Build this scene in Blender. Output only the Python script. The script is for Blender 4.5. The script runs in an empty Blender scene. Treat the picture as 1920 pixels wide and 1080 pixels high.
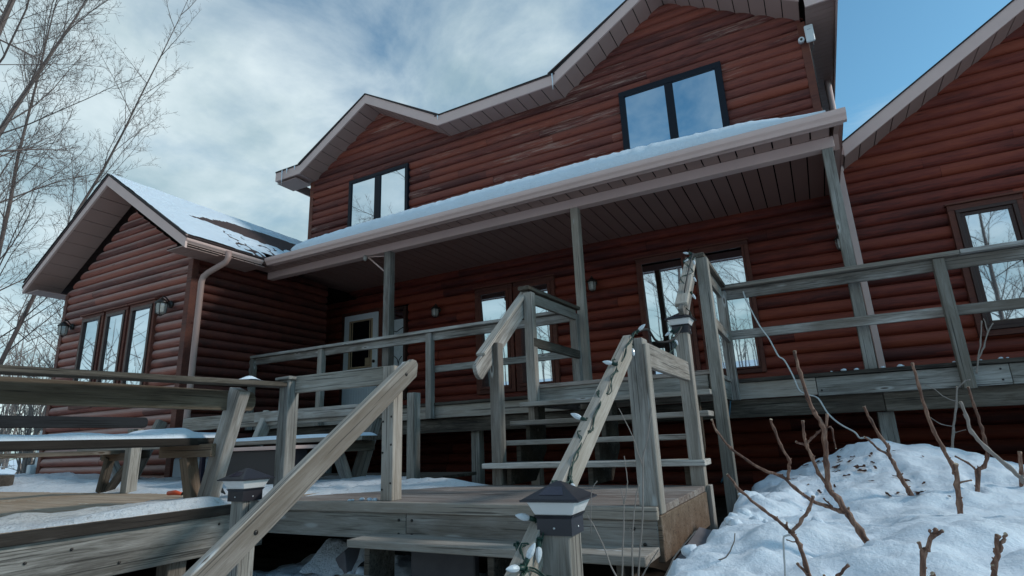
import bpy, bmesh, math, random
from mathutils import Vector, Matrix, noise
random.seed(7)
C = bpy.context.scene.collection
SC = bpy.context.scene

# ------------------------------------------------------------------ helpers
class MB:
    """collects shapes into one mesh; per-face 'tone' gives each board its own shade"""
    def __init__(s): s.v=[]; s.f=[]; s.t=[]; s.sm=[]
    def add(s, vs, fs, tone=None, smooth=False):
        n=len(s.v); s.v+=[tuple(v) for v in vs]
        if tone is None: tone=random.random()
        for f in fs: s.f.append(tuple(i+n for i in f)); s.t.append(tone); s.sm.append(smooth)
    def box(s,x0,x1,y0,y1,z0,z1,tone=None):
        v=[(x0,y0,z0),(x1,y0,z0),(x1,y1,z0),(x0,y1,z0),(x0,y0,z1),(x1,y0,z1),(x1,y1,z1),(x0,y1,z1)]
        s.add(v,[(0,3,2,1),(4,5,6,7),(0,1,5,4),(1,2,6,5),(2,3,7,6),(3,0,4,7)],tone)
    def hexa(s,b,t,tone=None):           # 4 bottom + 4 top points
        s.add(list(b)+list(t),[(3,2,1,0),(4,5,6,7),(0,1,5,4),(1,2,6,5),(2,3,7,6),(3,0,4,7)],tone)
    def beam(s,p0,p1,w,h,tone=None,up=(0,0,1)):
        p0=Vector(p0);p1=Vector(p1);d=(p1-p0).normalized();u=Vector(up)
        r=d.cross(u).normalized();u=r.cross(d)
        q=[(-w/2,-h/2),(w/2,-h/2),(w/2,h/2),(-w/2,h/2)]
        s.add([p0+r*a+u*b for a,b in q]+[p1+r*a+u*b for a,b in q],[(0,1,2,3),(7,6,5,4),(1,0,4,5),(2,1,5,6),(3,2,6,7),(0,3,7,4)],tone)
    def tube(s,pts,r,n=6,tone=None,cap=True):
        pts=[Vector(p) for p in pts]; m=len(pts)
        if not hasattr(r,'__len__'): r=[r]*m
        vs=[];u=None
        for i,p in enumerate(pts):
            d=(pts[min(i+1,m-1)]-pts[max(i-1,0)])
            if d.length<1e-9: d=Vector((0,0,1))
            d.normalize()
            if u is None: u=d.orthogonal().normalized()
            u=(u-d*u.dot(d))
            u = d.orthogonal().normalized() if u.length<1e-6 else u.normalized()
            w=d.cross(u)
            for k in range(n):
                a=2*math.pi*k/n; vs.append(p+(u*math.cos(a)+w*math.sin(a))*r[i])
        fs=[(i*n+k,i*n+(k+1)%n,(i+1)*n+(k+1)%n,(i+1)*n+k) for i in range(m-1) for k in range(n)]
        if cap: fs+= [tuple(range(n-1,-1,-1)),tuple((m-1)*n+k for k in range(n))]
        s.add(vs,fs,tone,True)
    def prism(s,poly,axis,a,b,tone=None):  # 2-D polygon extruded along an axis
        def P(q,c):
            return {'x':(c,q[0],q[1]),'y':(q[0],c,q[1]),'z':(q[0],q[1],c)}[axis]
        n=len(poly)
        s.add([P(q,a) for q in poly]+[P(q,b) for q in poly],[tuple(range(n-1,-1,-1)),tuple(range(n,2*n))]+[(i,(i+1)%n,n+(i+1)%n,n+i) for i in range(n)],tone)
    def lathe(s,prof,c,n=12,tone=None):
        vs=[];m=len(prof)
        for r,z in prof:
            for k in range(n):
                a=2*math.pi*k/n; vs.append((c[0]+r*math.cos(a),c[1]+r*math.sin(a),c[2]+z))
        fs=[(i*n+k,i*n+(k+1)%n,(i+1)*n+(k+1)%n,(i+1)*n+k) for i in range(m-1) for k in range(n)]
        s.add(vs,fs+[tuple(range(n-1,-1,-1)),tuple((m-1)*n+k for k in range(n))],tone,True)
    def build(s,name,mat,parent=None,bevel=0,M=None,flat=False):
        me=bpy.data.meshes.new(name); me.from_pydata(s.v,[],s.f)
        a=me.attributes.new('tone','FLOAT','FACE'); a.data.foreach_set('value',s.t)
        me.polygons.foreach_set('use_smooth',[x and not flat for x in s.sm])
        bm=bmesh.new(); bm.from_mesh(me); bmesh.ops.recalc_face_normals(bm,faces=bm.faces)
        if bevel: bmesh.ops.bevel(bm,geom=list(bm.edges),offset=bevel,segments=1,affect='EDGES',clamp_overlap=True)
        bm.to_mesh(me); bm.free(); me.update()
        o=bpy.data.objects.new(name,me); C.objects.link(o)
        me.materials.append(mat)
        if M is not None: o.matrix_world=M
        if parent: attach(o,parent)
        return o

def world_loc(o):
    return (world_loc(o.parent) if o.parent else Vector((0,0,0))) + (o.matrix_parent_inverse.translation if o.parent else Vector((0,0,0))) + o.location
def attach(o,parent):
    o.parent=parent
    o.matrix_parent_inverse=PM(parent).inverted()
def PM(o):
    m=o.matrix_basis.copy()
    if o.parent: m=PM(o.parent)@o.matrix_parent_inverse@m
    return m
def thing(name,label,cat,loc,group=None):
    o=bpy.data.objects.new(name,None); C.objects.link(o); o.location=loc; o.empty_display_size=.2
    return tag(o,label,cat,group)
def tag(o,label=None,cat=None,group=None,kind=None):
    if label: o['label']=label
    if cat: o['category']=cat
    if group: o['group']=group
    if kind: o['kind']=kind
    return o
def board(name,p0,p1,w,h,mat,parent=None,up=(0,0,1),bevel=.004):
    """timber from p0 to p1; grain runs along its local x; w sideways, h along up"""
    p0=Vector(p0);p1=Vector(p1);L=(p1-p0).length;d=(p1-p0)/L
    u=Vector(up); r=u.cross(d).normalized(); u=d.cross(r)
    M=Matrix(((d.x,r.x,u.x,(p0.x+p1.x)/2),(d.y,r.y,u.y,(p0.y+p1.y)/2),(d.z,r.z,u.z,(p0.z+p1.z)/2),(0,0,0,1)))
    m=MB(); m.box(-L/2,L/2,-w/2,w/2,-h/2,h/2)
    return m.build(name,mat,parent,bevel,M)
def post(name,x,y,z0,z1,mat,parent=None,w=.09,dx=0,dy=0):
    return board(name,(x,y,z0),(x+dx,y+dy,z1),w,w,mat,parent,up=(0,1,0))
def copy_tree(o,parent=None):
    c=o.copy(); C.objects.link(c)
    if parent: c.parent=parent
    for ch in list(o.children): copy_tree(ch,c)
    return c

# ------------------------------------------------------------------ materials
class NT:
    def __init__(s,name):
        s.m=bpy.data.materials.new(name); s.m.use_nodes=True; s.t=s.m.node_tree
        s.n=s.t.nodes; s.b=s.n['Principled BSDF']
    def new(s,ty,**k):
        n=s.n.new(ty)
        for a,b in k.items():
            if a[0]=='i' and a[1:].isdigit(): n.inputs[int(a[1:])].default_value=b
            else: setattr(n,a,b)
        return n
    def link(s,a,b): s.t.links.new(a,b)
    def math(s,op,a,b=None,clamp=False):
        n=s.new('ShaderNodeMath',operation=op,use_clamp=clamp)
        for i,x in enumerate((a,b)):
            if x is None: continue
            if hasattr(x,'is_linked'): s.link(x,n.inputs[i])
            else: n.inputs[i].default_value=x
        return n.outputs[0]
    def ramp(s,f,stops):
        n=s.new('ShaderNodeValToRGB'); e=n.color_ramp.elements
        while len(e)<len(stops): e.new(.5)
        for q,(p,c) in zip(e,stops): q.position=p; q.color=(*c,1) if len(c)==3 else c
        s.link(f,n.inputs[0]); return n.outputs[0]
    def mix(s,f,a,b,mode='MIX'):
        n=s.new('ShaderNodeMix',data_type='RGBA',blend_type=mode)
        for i,x in ((0,f),(6,a),(7,b)):
            if hasattr(x,'is_linked'): s.link(x,n.inputs[i])
            else: n.inputs[i].default_value=x if i==0 else (*x,1)
        return n.outputs[2]
    def coord(s,scale=(1,1,1),tone=True,which='Object'):
        tc=s.new('ShaderNodeTexCoord'); v=tc.outputs[which]
        if tone:
            at=s.new('ShaderNodeAttribute',attribute_name='tone'); oi=s.new('ShaderNodeObjectInfo')
            a=s.math('ADD',s.math('MULTIPLY',at.outputs['Fac'],37.),s.math('MULTIPLY',oi.outputs['Random'],53.))
            cb=s.new('ShaderNodeCombineXYZ'); s.link(a,cb.inputs[0]); s.link(a,cb.inputs[1]); s.link(a,cb.inputs[2])
            ad=s.new('ShaderNodeVectorMath',operation='ADD'); s.link(v,ad.inputs[0]); s.link(cb.outputs[0],ad.inputs[1]); v=ad.outputs[0]
            s.tone=at.outputs['Fac']; s.rnd=oi.outputs['Random']
        mp=s.new('ShaderNodeMapping'); mp.inputs['Scale'].default_value=scale; s.link(v,mp.inputs['Vector'])
        return mp.outputs[0]
    def noise(s,v,scale,detail=4,rough=.55,dist=0):
        n=s.new('ShaderNodeTexNoise'); n.inputs['Scale'].default_value=scale; n.inputs['Detail'].default_value=detail
        n.inputs['Roughness'].default_value=rough; n.inputs['Distortion'].default_value=dist
        s.link(v,n.inputs['Vector']); return n.outputs['Fac']
    def bump(s,h,strength=.4,dist=.01):
        b=s.new('ShaderNodeBump'); b.inputs['Strength'].default_value=strength; b.inputs['Distance'].default_value=dist
        s.link(h,b.inputs['Height']); s.link(b.outputs[0],s.b.inputs['Normal'])
    def out(s,col,rough=.7,spec=.3):
        if hasattr(col,'is_linked'): s.link(col,s.b.inputs['Base Color'])
        else: s.b.inputs['Base Color'].default_value=(*col,1)
        if hasattr(rough,'is_linked'): s.link(rough,s.b.inputs['Roughness'])
        else: s.b.inputs['Roughness'].default_value=rough
        s.b.inputs['Specular IOR Level'].default_value=spec
        return s.m

def wood(name,dark,mid,light,knot=(.07,.045,.03),stain=None,stain_amt=.5,rough=.8,knots=True):
    t=NT(name)
    v=t.coord((1,1,1))
    def mapped(sc):
        mp=t.new('ShaderNodeMapping'); mp.inputs['Scale'].default_value=sc; t.link(v,mp.inputs['Vector']); return mp.outputs[0]
    big=t.noise(mapped((1.1,5,5)),1.6,3,.5)
    grain=t.noise(mapped((2.4,28,28)),1.5,7,.70,.8)
    fine=t.noise(mapped((5,150,150)),1.2,3,.6)
    f=t.math('ADD',t.math('ADD',t.math('MULTIPLY',grain,.62),t.math('MULTIPLY',fine,.2)),t.math('MULTIPLY',big,.45))
    f=t.math('ADD',f,t.math('MULTIPLY',t.math('SUBTRACT',t.tone,.5),.10))
    col=t.ramp(f,[(.47,dark),(.62,mid),(.79,light)])
    if stain:
        col=t.mix(t.math('MULTIPLY',t.ramp(t.noise(mapped((.8,2.5,2.5)),1.3,3,.55),[(.45,(0,0,0)),(.62,(1,1,1))]),stain_amt),col,stain)
    col=t.mix(t.math('MULTIPLY',t.rnd,.55),col,tuple(c*f for c,f in zip(mid,(1.12,1.0,.86))))
    hs=t.new('ShaderNodeHueSaturation'); t.link(col,hs.inputs['Color']); t.link(t.math('ADD',t.math('MULTIPLY',t.math('FRACT',t.math('MULTIPLY',t.rnd,7.31)),.5),.78),hs.inputs['Value']); col=hs.outputs[0]
    # weather cracks along the grain
    cr=t.noise(mapped((.9,70,70)),1.3,2,.5,.3)
    col=t.mix(t.math('MULTIPLY',t.ramp(cr,[(.61,(0,0,0)),(.67,(1,1,1))]),.75),col,tuple(c*.3 for c in dark))
    h=f
    if knots:
        vo=t.new('ShaderNodeTexVoronoi',feature='F1'); vo.inputs['Scale'].default_value=1.0
        t.link(mapped((2.3,9.5,9.5)),vo.inputs['Vector'])
        d=vo.outputs['Distance']
        k=t.ramp(d,[(.0,(1,1,1)),(.05,(.9,.9,.9)),(.08,(0,0,0))])
        ring=t.ramp(d,[(.06,(0,0,0)),(.09,(1,1,1)),(.13,(.8,.8,.8)),(.19,(0,0,0))])
        sel=t.new('ShaderNodeSeparateColor'); t.link(vo.outputs['Color'],sel.inputs[0])
        on=t.math('GREATER_THAN',sel.outputs[0],.58)
        k=t.math('MULTIPLY',k,on); ring=t.math('MULTIPLY',ring,on)
        col=t.mix(t.math('MULTIPLY',ring,.75),col,tuple(min(.55,c*1.15) for c in light))
        col=t.mix(t.math('MULTIPLY',k,.85),col,knot)
    t.bump(h,.7,.008)
    return t.out(col,rough,.25)

def log_mat(name,base,orange,dark,worn,worn_amt,lit_top=(.2,.075,.055),lit_amt=.5):
    t=NT(name); v=t.coord((1,1,1))
    def mapped(sc):
        mp=t.new('ShaderNodeMapping'); mp.inputs['Scale'].default_value=sc; t.link(v,mp.inputs['Vector']); return mp.outputs[0]
    big=t.noise(mapped((.9,3.5,3.5)),1.,4,.6)
    gr=t.noise(mapped((2.2,30,30)),1.4,6,.7,.5)
    f=t.math('ADD',t.math('MULTIPLY',big,.52),t.math('MULTIPLY',gr,.48))
    f=t.math('ADD',f,t.math('MULTIPLY',t.math('SUBTRACT',t.tone,.5),.24))
    col=t.ramp(f,[(.37,dark),(.49,base),(.63,orange)])
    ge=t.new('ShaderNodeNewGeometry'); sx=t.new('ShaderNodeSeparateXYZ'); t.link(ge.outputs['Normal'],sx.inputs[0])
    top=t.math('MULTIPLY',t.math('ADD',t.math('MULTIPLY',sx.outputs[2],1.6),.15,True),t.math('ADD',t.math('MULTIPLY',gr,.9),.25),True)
    col=t.mix(t.math('MULTIPLY',top,lit_amt),col,lit_top)  # upward faces painted lighter to imitate light falling on the log tops
    vo=t.new('ShaderNodeTexVoronoi',feature='F1'); vo.inputs['Scale'].default_value=1.; t.link(mapped((1.7,9,9)),vo.inputs['Vector'])
    sel=t.new('ShaderNodeSeparateColor'); t.link(vo.outputs['Color'],sel.inputs[0])
    k=t.math('MULTIPLY',t.ramp(vo.outputs['Distance'],[(.04,(1,1,1)),(.12,(0,0,0))]),t.math('GREATER_THAN',sel.outputs[0],.6))
    col=t.mix(t.math('MULTIPLY',k,.7),col,tuple(c*.5 for c in dark))
    ww=t.noise(mapped((1.3,26,26)),1.6,5,.75,.2); wp=t.noise(mapped((.45,1.6,1.6)),1.,2,.5)
    w=t.ramp(t.math('ADD',t.math('MULTIPLY',ww,.6),t.math('MULTIPLY',wp,.5)),[(.625,(0,0,0)),(.68,(1,1,1))])
    col=t.mix(t.math('MULTIPLY',w,worn_amt),col,worn)
    t.bump(gr,.7,.010)
    return t.out(col,.6,.3)

def plain(name,col,rough=.5,spec=.4,metal=0,var=.12,sc=6):
    t=NT(name); v=t.coord((1,1,1),True)
    n=t.noise(v,sc,4,.6)
    c=t.mix(n,tuple(x*(1-var) for x in col),tuple(min(1,x*(1+var)) for x in col))
    t.b.inputs['Metallic'].default_value=metal
    t.bump(t.noise(v,sc*14,2,.5),.06,.002)
    return t.out(c,rough,spec)

def snow_mat(name,col=(.73,.80,.87),bs=.5,dirt=0):
    t=NT(name); v=t.coord((1,1,1),False)
    h=t.math('ADD',t.math('MULTIPLY',t.noise(v,7,6,.62),.8),t.math('MULTIPLY',t.noise(v,45,5,.75),.30))
    t.bump(h,bs*1.3,.05)
    c=t.mix(t.noise(v,2.5,3,.5),tuple(x*.95 for x in col),tuple(min(.9,x*1.04) for x in col))
    if dirt:
        c=t.mix(t.math('MULTIPLY',t.ramp(t.noise(v,22,4,.6),[(.58,(0,0,0)),(.7,(1,1,1))]),dirt),c,(.2,.17,.14))
    t.b.inputs['Subsurface Weight'].default_value=0
    return t.out(c,.75,.2)

M={}
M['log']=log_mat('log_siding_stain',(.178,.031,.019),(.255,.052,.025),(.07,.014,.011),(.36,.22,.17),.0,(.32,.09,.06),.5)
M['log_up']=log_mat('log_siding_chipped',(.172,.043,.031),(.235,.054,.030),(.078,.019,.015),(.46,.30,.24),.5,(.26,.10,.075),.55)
M['log_wing']=log_mat('log_siding_worn_lit_tops',(.235,.075,.055),(.30,.095,.062),(.11,.034,.026),(.42,.3,.25),.28,(.52,.36,.32),1.0)  # worn wing siding; its brightly lit log tops are painted in
M['log_side_shade']=log_mat('log_siding_painted_shade',(.075,.016,.012),(.11,.025,.015),(.038,.010,.008),(.3,.2,.15),0)  # same wood as the other walls, darkened to put porch shade into the colour
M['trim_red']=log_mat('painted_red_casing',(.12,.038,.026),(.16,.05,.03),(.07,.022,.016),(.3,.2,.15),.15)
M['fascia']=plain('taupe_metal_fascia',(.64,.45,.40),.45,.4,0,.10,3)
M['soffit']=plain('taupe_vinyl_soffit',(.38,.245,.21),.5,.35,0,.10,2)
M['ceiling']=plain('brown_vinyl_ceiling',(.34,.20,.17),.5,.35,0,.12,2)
M['shingle']=plain('brown_shingles',(.075,.05,.047),.9,.2,0,.5,18)
M['edge']=plain('black_drip_edge',(.02,.018,.018),.6,.3)
M['black']=plain('black_window_vinyl',(.008,.011,.018),.45,.2)
M['sash']=plain('dark_sash',(.055,.024,.018),.45,.4)
M['white']=plain('white_door_paint',(.74,.77,.80),.4,.4,0,.05)
M['tanframe']=plain('tan_glazing_bead',(.42,.30,.19),.5,.3)
M['wood']=wood('weathered_grey_timber',(.105,.093,.085),(.275,.25,.228),(.46,.435,.41),stain=(.105,.08,.06),stain_amt=.65)
M['wood_cool']=wood('weathered_greenish_timber',(.08,.074,.067),(.225,.213,.195),(.41,.395,.37),stain=(.10,.085,.065),stain_amt=.4)
M['wood_bleach']=wood('bleached_timber',(.12,.108,.098),(.335,.312,.288),(.53,.505,.475),stain=(.2,.17,.14),stain_amt=.3)
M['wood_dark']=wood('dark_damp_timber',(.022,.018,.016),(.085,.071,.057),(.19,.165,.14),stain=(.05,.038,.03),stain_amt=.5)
M['wood_floor']=wood('worn_deck_boards',(.14,.105,.09),(.30,.255,.23),(.44,.40,.37),stain=(.2,.13,.105),stain_amt=.4)
M['wood_tan']=wood('tan_swept_boards',(.22,.17,.125),(.42,.335,.26),(.56,.48,.40),stain=(.3,.2,.13),stain_amt=.35)
M['wood_char']=wood('black_stained_plank',(.006,.007,.009),(.013,.015,.019),(.03,.033,.038),knots=False)
M['wood_brown']=wood('damp_brown_timber',(.035,.025,.018),(.125,.093,.066),(.24,.195,.15),knot=(.10,.075,.055),stain=(.06,.042,.028),stain_amt=.6)
M['wood_black']=wood('wet_black_timber',(.008,.007,.007),(.028,.023,.02),(.07,.06,.052))
M['end']=wood('rough_brown_rim',(.085,.06,.042),(.20,.145,.105),(.33,.27,.22),stain=(.11,.06,.035),stain_amt=.6)
M['snow']=snow_mat('old_snow')
M['snow_roof']=snow_mat('roof_snow',(.70,.78,.85),.6)
M['snow_deck']=snow_mat('trodden_snow',(.74,.77,.80),.9,.35)
M['bark']=plain('grey_birch_bark',(.14,.105,.095),.85,.2,0,.45,7)
M['bark_pale']=plain('pale_twig_bark',(.26,.205,.175),.8,.2,0,.35,9)
M['bark_far']=plain('far_twig_bark',(.17,.14,.13),.85,.2,0,.3,4)
M['cane']=plain('red_brown_cane_bark',(.155,.078,.052),.55,.4,0,.8,45)
def cane(name,a,b_,c):
    t=NT(name); v=t.coord((1,1,.25),True); n=t.noise(v,55,5,.7,.4); m_=t.noise(v,9,3,.6)
    col=t.ramp(t.math('ADD',t.math('MULTIPLY',n,.65),t.math('MULTIPLY',m_,.35)),[(.38,a),(.5,b_),(.64,c)])
    t.bump(n,1.0,.004); return t.out(col,.6,.35)
M['cane']=cane('red_brown_cane_bark',(.045,.02,.015),(.155,.072,.046),(.33,.20,.14))
M['cane_grey']=plain('grey_twig_bark',(.24,.20,.175),.7,.3,0,.35,30)
M['lampblack']=plain('black_lamp_plastic',(.018,.016,.022),.42,.5)
M['frost']=plain('frosted_lamp_panel',(.72,.69,.67),.35,.5,0,.05)
M['solar']=plain('solar_cell',(.03,.025,.04),.15,.6)
M['screw']=plain('screw_steel',(.6,.6,.6),.3,.5,.8)
M['green']=plain('green_light_cord',(.008,.035,.024),.45,.4)
M['cordblack']=plain('black_cord',(.012,.012,.012),.5,.4)
M['bulb']=plain('faceted_white_bulb',(.60,.63,.66),.15,.6,0,.1,60)
M['cordwhite']=plain('white_cord',(.62,.62,.60),.5,.3)
M['cordblue']=plain('blue_cord',(.05,.16,.24),.5,.3)
M['bronze']=plain('dark_bronze',(.02,.015,.012),.4,.5)
M['lglass']=plain('lantern_glass',(.36,.34,.31),.12,.7,0,.5,40)
M['whitebox']=plain('white_plastic',(.62,.64,.65),.4,.4,0,.04)
M['grey']=plain('pale_grey_plastic',(.28,.33,.38),.5,.4,0,.06)
M['leaf']=plain('dry_leaf',(.085,.04,.028),.8,.2,0,.4,20)
M['orange']=plain('red_orange_plastic',(.55,.07,.02),.45,.4)
M['stone']=plain('grey_flagstone',(.17,.155,.16),.85,.2,0,.45,5)
M['steel']=plain('galvanised_steel',(.45,.45,.45),.4,.5,.6)
M['inside']=plain('dark_interior',(.012,.009,.008),.9,.1)
M['ice']=plain('icicle_ice',(.75,.80,.84),.08,.7,0,.05)
M['evergreen']=plain('evergreen_needles',(.02,.03,.022),.9,.1,0,.5,3)
M['cut']=plain('pale_pruning_cut',(.45,.36,.26),.8,.2)
M['soil']=plain('bare_soil',(.05,.04,.033),.95,.1,0,.4,5)
def glass():
    t=NT('window_glass'); v=t.coord((1,1,1),True)
    t.b.inputs['Metallic'].default_value=1.0
    n=t.noise(v,.8,2,.5); t.bump(n,.05,.03)
    return t.out((.60,.68,.74),.015,.5)
M['glass']=glass()
def glass_dark():
    t=NT('dark_door_glass'); v=t.coord((1,1,1),True); t.bump(t.noise(v,.8,2,.5),.03,.02)
    return t.out((.006,.007,.009),.03,.6)
M['glass_dark']=glass_dark()
M['pale_sheet']=plain('pale_frosted_sheet',(.55,.60,.62),.5,.4,0,.25,22)
# ================================================================== THE LOG HOUSE
house=thing('log_house','red brown log sided house with taupe eaves, upper gables and two lower wings','house',(-4,8.5,0))
HC=.165
PROF=[(0,-.016),(.04,.006),(.13,.026),(.28,.039),(.46,.043),(.64,.039),(.84,.025),(.955,.006),(1,-.016)]
def logs(name,span,z0,z1,mapf,mat,parent=house,course=HC,seed=1,joint=4.2,holes=()):
    """half-round log siding; span(z)->(s0,s1); mapf(s,o,z)->world"""
    rng=random.Random(seed); m=MB(); n=int(math.ceil((z1-z0)/course))
    for k in range(n):
        za=z0+k*course; zb=min(za+course,z1)
        full=za+course
        cuts=[]; s0,s1=span((za+zb)/2)
        x=s0+rng.uniform(.8,joint)
        while x<s1-.6: cuts.append(x); x+=rng.uniform(2.4,joint)
        gaps=[]
        for hx0,hx1,hz0,hz1 in holes:
            if hz0<(za+full)/2<hz1: gaps.append((hx0,hx1)); cuts=[c for c in cuts if c in sum(gaps,()) or not hx0-.2<c<hx1+.2]+[hx0,hx1]
        cuts.sort()
        edges=[None]+cuts+[None]
        wob=[rng.uniform(-.006,.006) for _ in range(len(edges))]
        for j in range(len(edges)-1):
            if any(edges[j]==g0 for g0,g1 in gaps): continue
            vs=[];fs=[]
            rows=[(a,b) for a,b in PROF if za+a*course<=z1+1e-6]
            lz,rz=span((za+full)/2); E0=lz if edges[j] is None else edges[j]; E1=rz if edges[j+1] is None else edges[j+1]
            ns=max(1,int((E1-E0)/.35)); ph=rng.uniform(0,99)
            wv=[(.006*noise.noise(Vector((ph+q*.23,k*3.1,seed))),.005*noise.noise(Vector((ph+q*.31,k*1.7,seed+9)))) for q in range(ns+1)]
            for i,(a,b) in enumerate(rows):
                z=za+a*course; l,r=span(z)
                A=l if edges[j] is None else min(max(edges[j]+.0015,l),r)
                B=r if edges[j+1] is None else max(min(edges[j+1]-.0015,r),l)
                if B<A: A=B=(A+B)/2
                for q in range(ns+1):
                    o=b+wob[j]+wv[q][0] if b>.001 else b
                    vs.append(mapf(A+(B-A)*q/ns,o,z+(wv[q][1] if 0<i<len(rows)-1 else wv[q][1]*.6)))
                    if i and q: w=ns+1; fs.append(((i-1)*w+q-1,(i-1)*w+q,i*w+q,i*w+q-1))
            if len(rows)>1: m.add(vs,fs,None,True)
    return m.build(name,mat,parent)
front=lambda Y:(lambda s,o,z:(s,Y-o,z))
YW=8.5
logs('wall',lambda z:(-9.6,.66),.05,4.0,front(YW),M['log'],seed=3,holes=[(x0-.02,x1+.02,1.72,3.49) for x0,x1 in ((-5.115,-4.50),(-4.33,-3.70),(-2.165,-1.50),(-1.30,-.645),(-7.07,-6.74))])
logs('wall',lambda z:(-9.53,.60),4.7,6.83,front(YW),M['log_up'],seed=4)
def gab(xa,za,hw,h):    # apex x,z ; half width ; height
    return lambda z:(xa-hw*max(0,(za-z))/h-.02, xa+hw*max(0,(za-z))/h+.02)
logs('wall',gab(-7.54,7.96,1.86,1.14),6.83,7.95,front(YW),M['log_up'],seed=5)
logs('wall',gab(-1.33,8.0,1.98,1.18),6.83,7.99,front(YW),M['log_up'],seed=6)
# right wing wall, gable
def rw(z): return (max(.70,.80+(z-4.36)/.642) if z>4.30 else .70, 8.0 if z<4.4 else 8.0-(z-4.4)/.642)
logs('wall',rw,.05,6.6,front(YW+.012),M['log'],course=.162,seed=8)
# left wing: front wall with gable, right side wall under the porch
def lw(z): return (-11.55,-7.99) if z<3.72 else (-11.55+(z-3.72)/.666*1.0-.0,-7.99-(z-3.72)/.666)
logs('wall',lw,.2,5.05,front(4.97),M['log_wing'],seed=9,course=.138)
logs('wall',lambda z:(4.98,7.6),.2,3.9,lambda s,o,z:(-7.99+o,s,z),M['log_side_shade'],seed=10,course=.138)
# solid body behind the siding
b=MB()
b.box(-9.55,8.0,YW+.14,14,-.2,4.3); b.box(-9.55,.57,YW+.03,14,4.3,5.0); b.box(-9.5,.57,YW+.03,14,5.0,6.8)
b.box(-11.5,-8.02,5.0,7.57,0,3.8); b.box(-11.5,-9.62,7.57,14,0,3.8)
for (xa,za,hw,h,y0) in ((-7.54,7.94,1.86,1.14,YW+.03),(-1.33,7.97,1.93,1.17,YW+.03)):
    b.prism([(xa-hw,6.8),(xa+hw,6.8),(xa,za)],'y',y0,13)
b.prism([(-11.5,3.8),(-8.04,3.8),(-9.77,4.95)],'y',5.0,13)
b.prism([(.80,4.3),(7.95,4.3),(4.4,6.6)],'y',YW+.04,14)
b.build('inner_walls',M['inside'],house)
# corner boards
for q in ((-9.56,-9.45,YW-.045,YW+.01,4.7,6.78),(.545,.655,YW-.05,YW+.03,4.7,6.76),(-11.59,-11.49,4.92,4.99,.2,3.69),(-8.06,-7.945,4.915,5.02,.2,3.71)):
    cb=MB(); cb.box(*q); cb.build('corner_board',M['trim_red'],house,.004)

# ---------------- roofs
def slab(m,q,th):  # quad (4 pts counter-clockwise seen from above) extruded down
    q=[Vector(p) for p in q]; m.hexa([p-Vector((0,0,th)) for p in q],q)
rf=MB()
# main roof + two front gables
yF=8.0
for xa,xb in ((-10.19,-9.5),(-5.75,-3.2)): slab(rf,[(xa,yF-.012,7.03),(xb,yF-.012,7.03),(xb,8.6,7.38),(xa,8.6,7.38)],.03)
slab(rf,[(-10.19,8.6,7.38),(1.05,8.6,7.38),(1.05,11.4,9.0),(-10.19,11.4,9.0)],.05)
slab(rf,[(-10.19,11.4,9.0),(1.05,11.4,9.0),(1.05,14.8,7.03),(-10.19,14.8,7.03)],.05)
for xa,hw,za,zl,zr in ((-7.56,1.92,8.165,7.045,7.03),(-1.33,2.0,8.22,7.07,7.02)):
    slab(rf,[(xa-hw,yF-.012,zl),(xa,yF-.012,za),(xa,11.5,za),(xa-hw,11.5,zl)],.03)
    slab(rf,[(xa,yF-.012,za),(xa+hw,yF-.012,zr),(xa+hw,11.5,zr),(xa,11.5,za)],.03)
slab(rf,[(.6,yF-.012,7.05),(1.07,yF-.012,6.78),(1.07,13,6.78),(.6,13,7.05)],.03)
rf.build('roof',M['shingle'],house)
rf=MB()   # left wing roof
slab(rf,[(-12.10,4.46,3.85),(-9.79,4.46,5.40),(-9.79,10.5,5.40),(-12.10,10.5,3.85)],.045)
slab(rf,[(-9.79,4.46,5.40),(-7.44,4.46,3.83),(-7.44,5.86,3.83),(-9.79,5.86,5.40)],.03)
slab(rf,[(-9.79,5.86,5.40),(-7.85,5.86,4.104),(-7.85,10.5,4.104),(-9.79,10.5,5.40)],.03)
rf.build('roof',M['shingle'],house)
rf=MB()   # right wing roof
slab(rf,[(.735,7.985,4.487),(4.4,7.985,6.84),(4.4,14,6.84),(.735,14,4.487)],.02)
slab(rf,[(4.4,7.985,6.84),(8.1,7.985,4.487),(8.1,14,4.487),(4.4,14,6.84)],.02)
rf.build('roof',M['shingle'],house)
rf=MB()   # porch roof
slab(rf,[(-7.43,5.80,3.86),(.60,5.80,3.86),(.60,8.5,5.24),(-9.55,8.5,5.24)],.05)
rf.build('porch_roof',M['shingle'],house)

# ---------------- fascias following the eaves
def path_fascia(name,pts,Y,h,th=.03,mat=None):
    """pts: (x, z of lower edge), h: vertical height"""
    m=MB()
    for (xa,za),(xb,zb) in zip(pts[:-1],pts[1:]):
        m.hexa([(xa,Y,za),(xb,Y,zb),(xb,Y+th,zb),(xa,Y+th,za)],[(xa,Y,za+h),(xb,Y,zb+h),(xb,Y+th,zb+h),(xa,Y+th,za+h)],.5)
    return m.build(name,mat or M['fascia'],house)
UP=[(-10.19,6.79),(-9.42,6.79),(-7.55,7.925),(-5.69,6.80),(-3.24,6.82),(-1.33,8.005),(.60,6.80)]
path_fascia('fascia',UP,yF,.205)
path_fascia('drip_edge',[(x,z+.207) for x,z in UP],yF-.018,.018,.03,M['edge'])
e=MB(); e.box(-10.19,-10.16,8.03,11,6.79,7.0); e.build('fascia',M['fascia'],house)
LW=[(-12.08,3.71),(-9.80,5.20),(-7.46,3.66)]
path_fascia('fascia',LW,4.47,.19)
path_fascia('drip_edge',[(x,z+.192) for x,z in LW],4.452,.018,.03,M['edge'])
RW=[(.76,4.30),(4.4,6.637),(8.0,4.30)]
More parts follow.
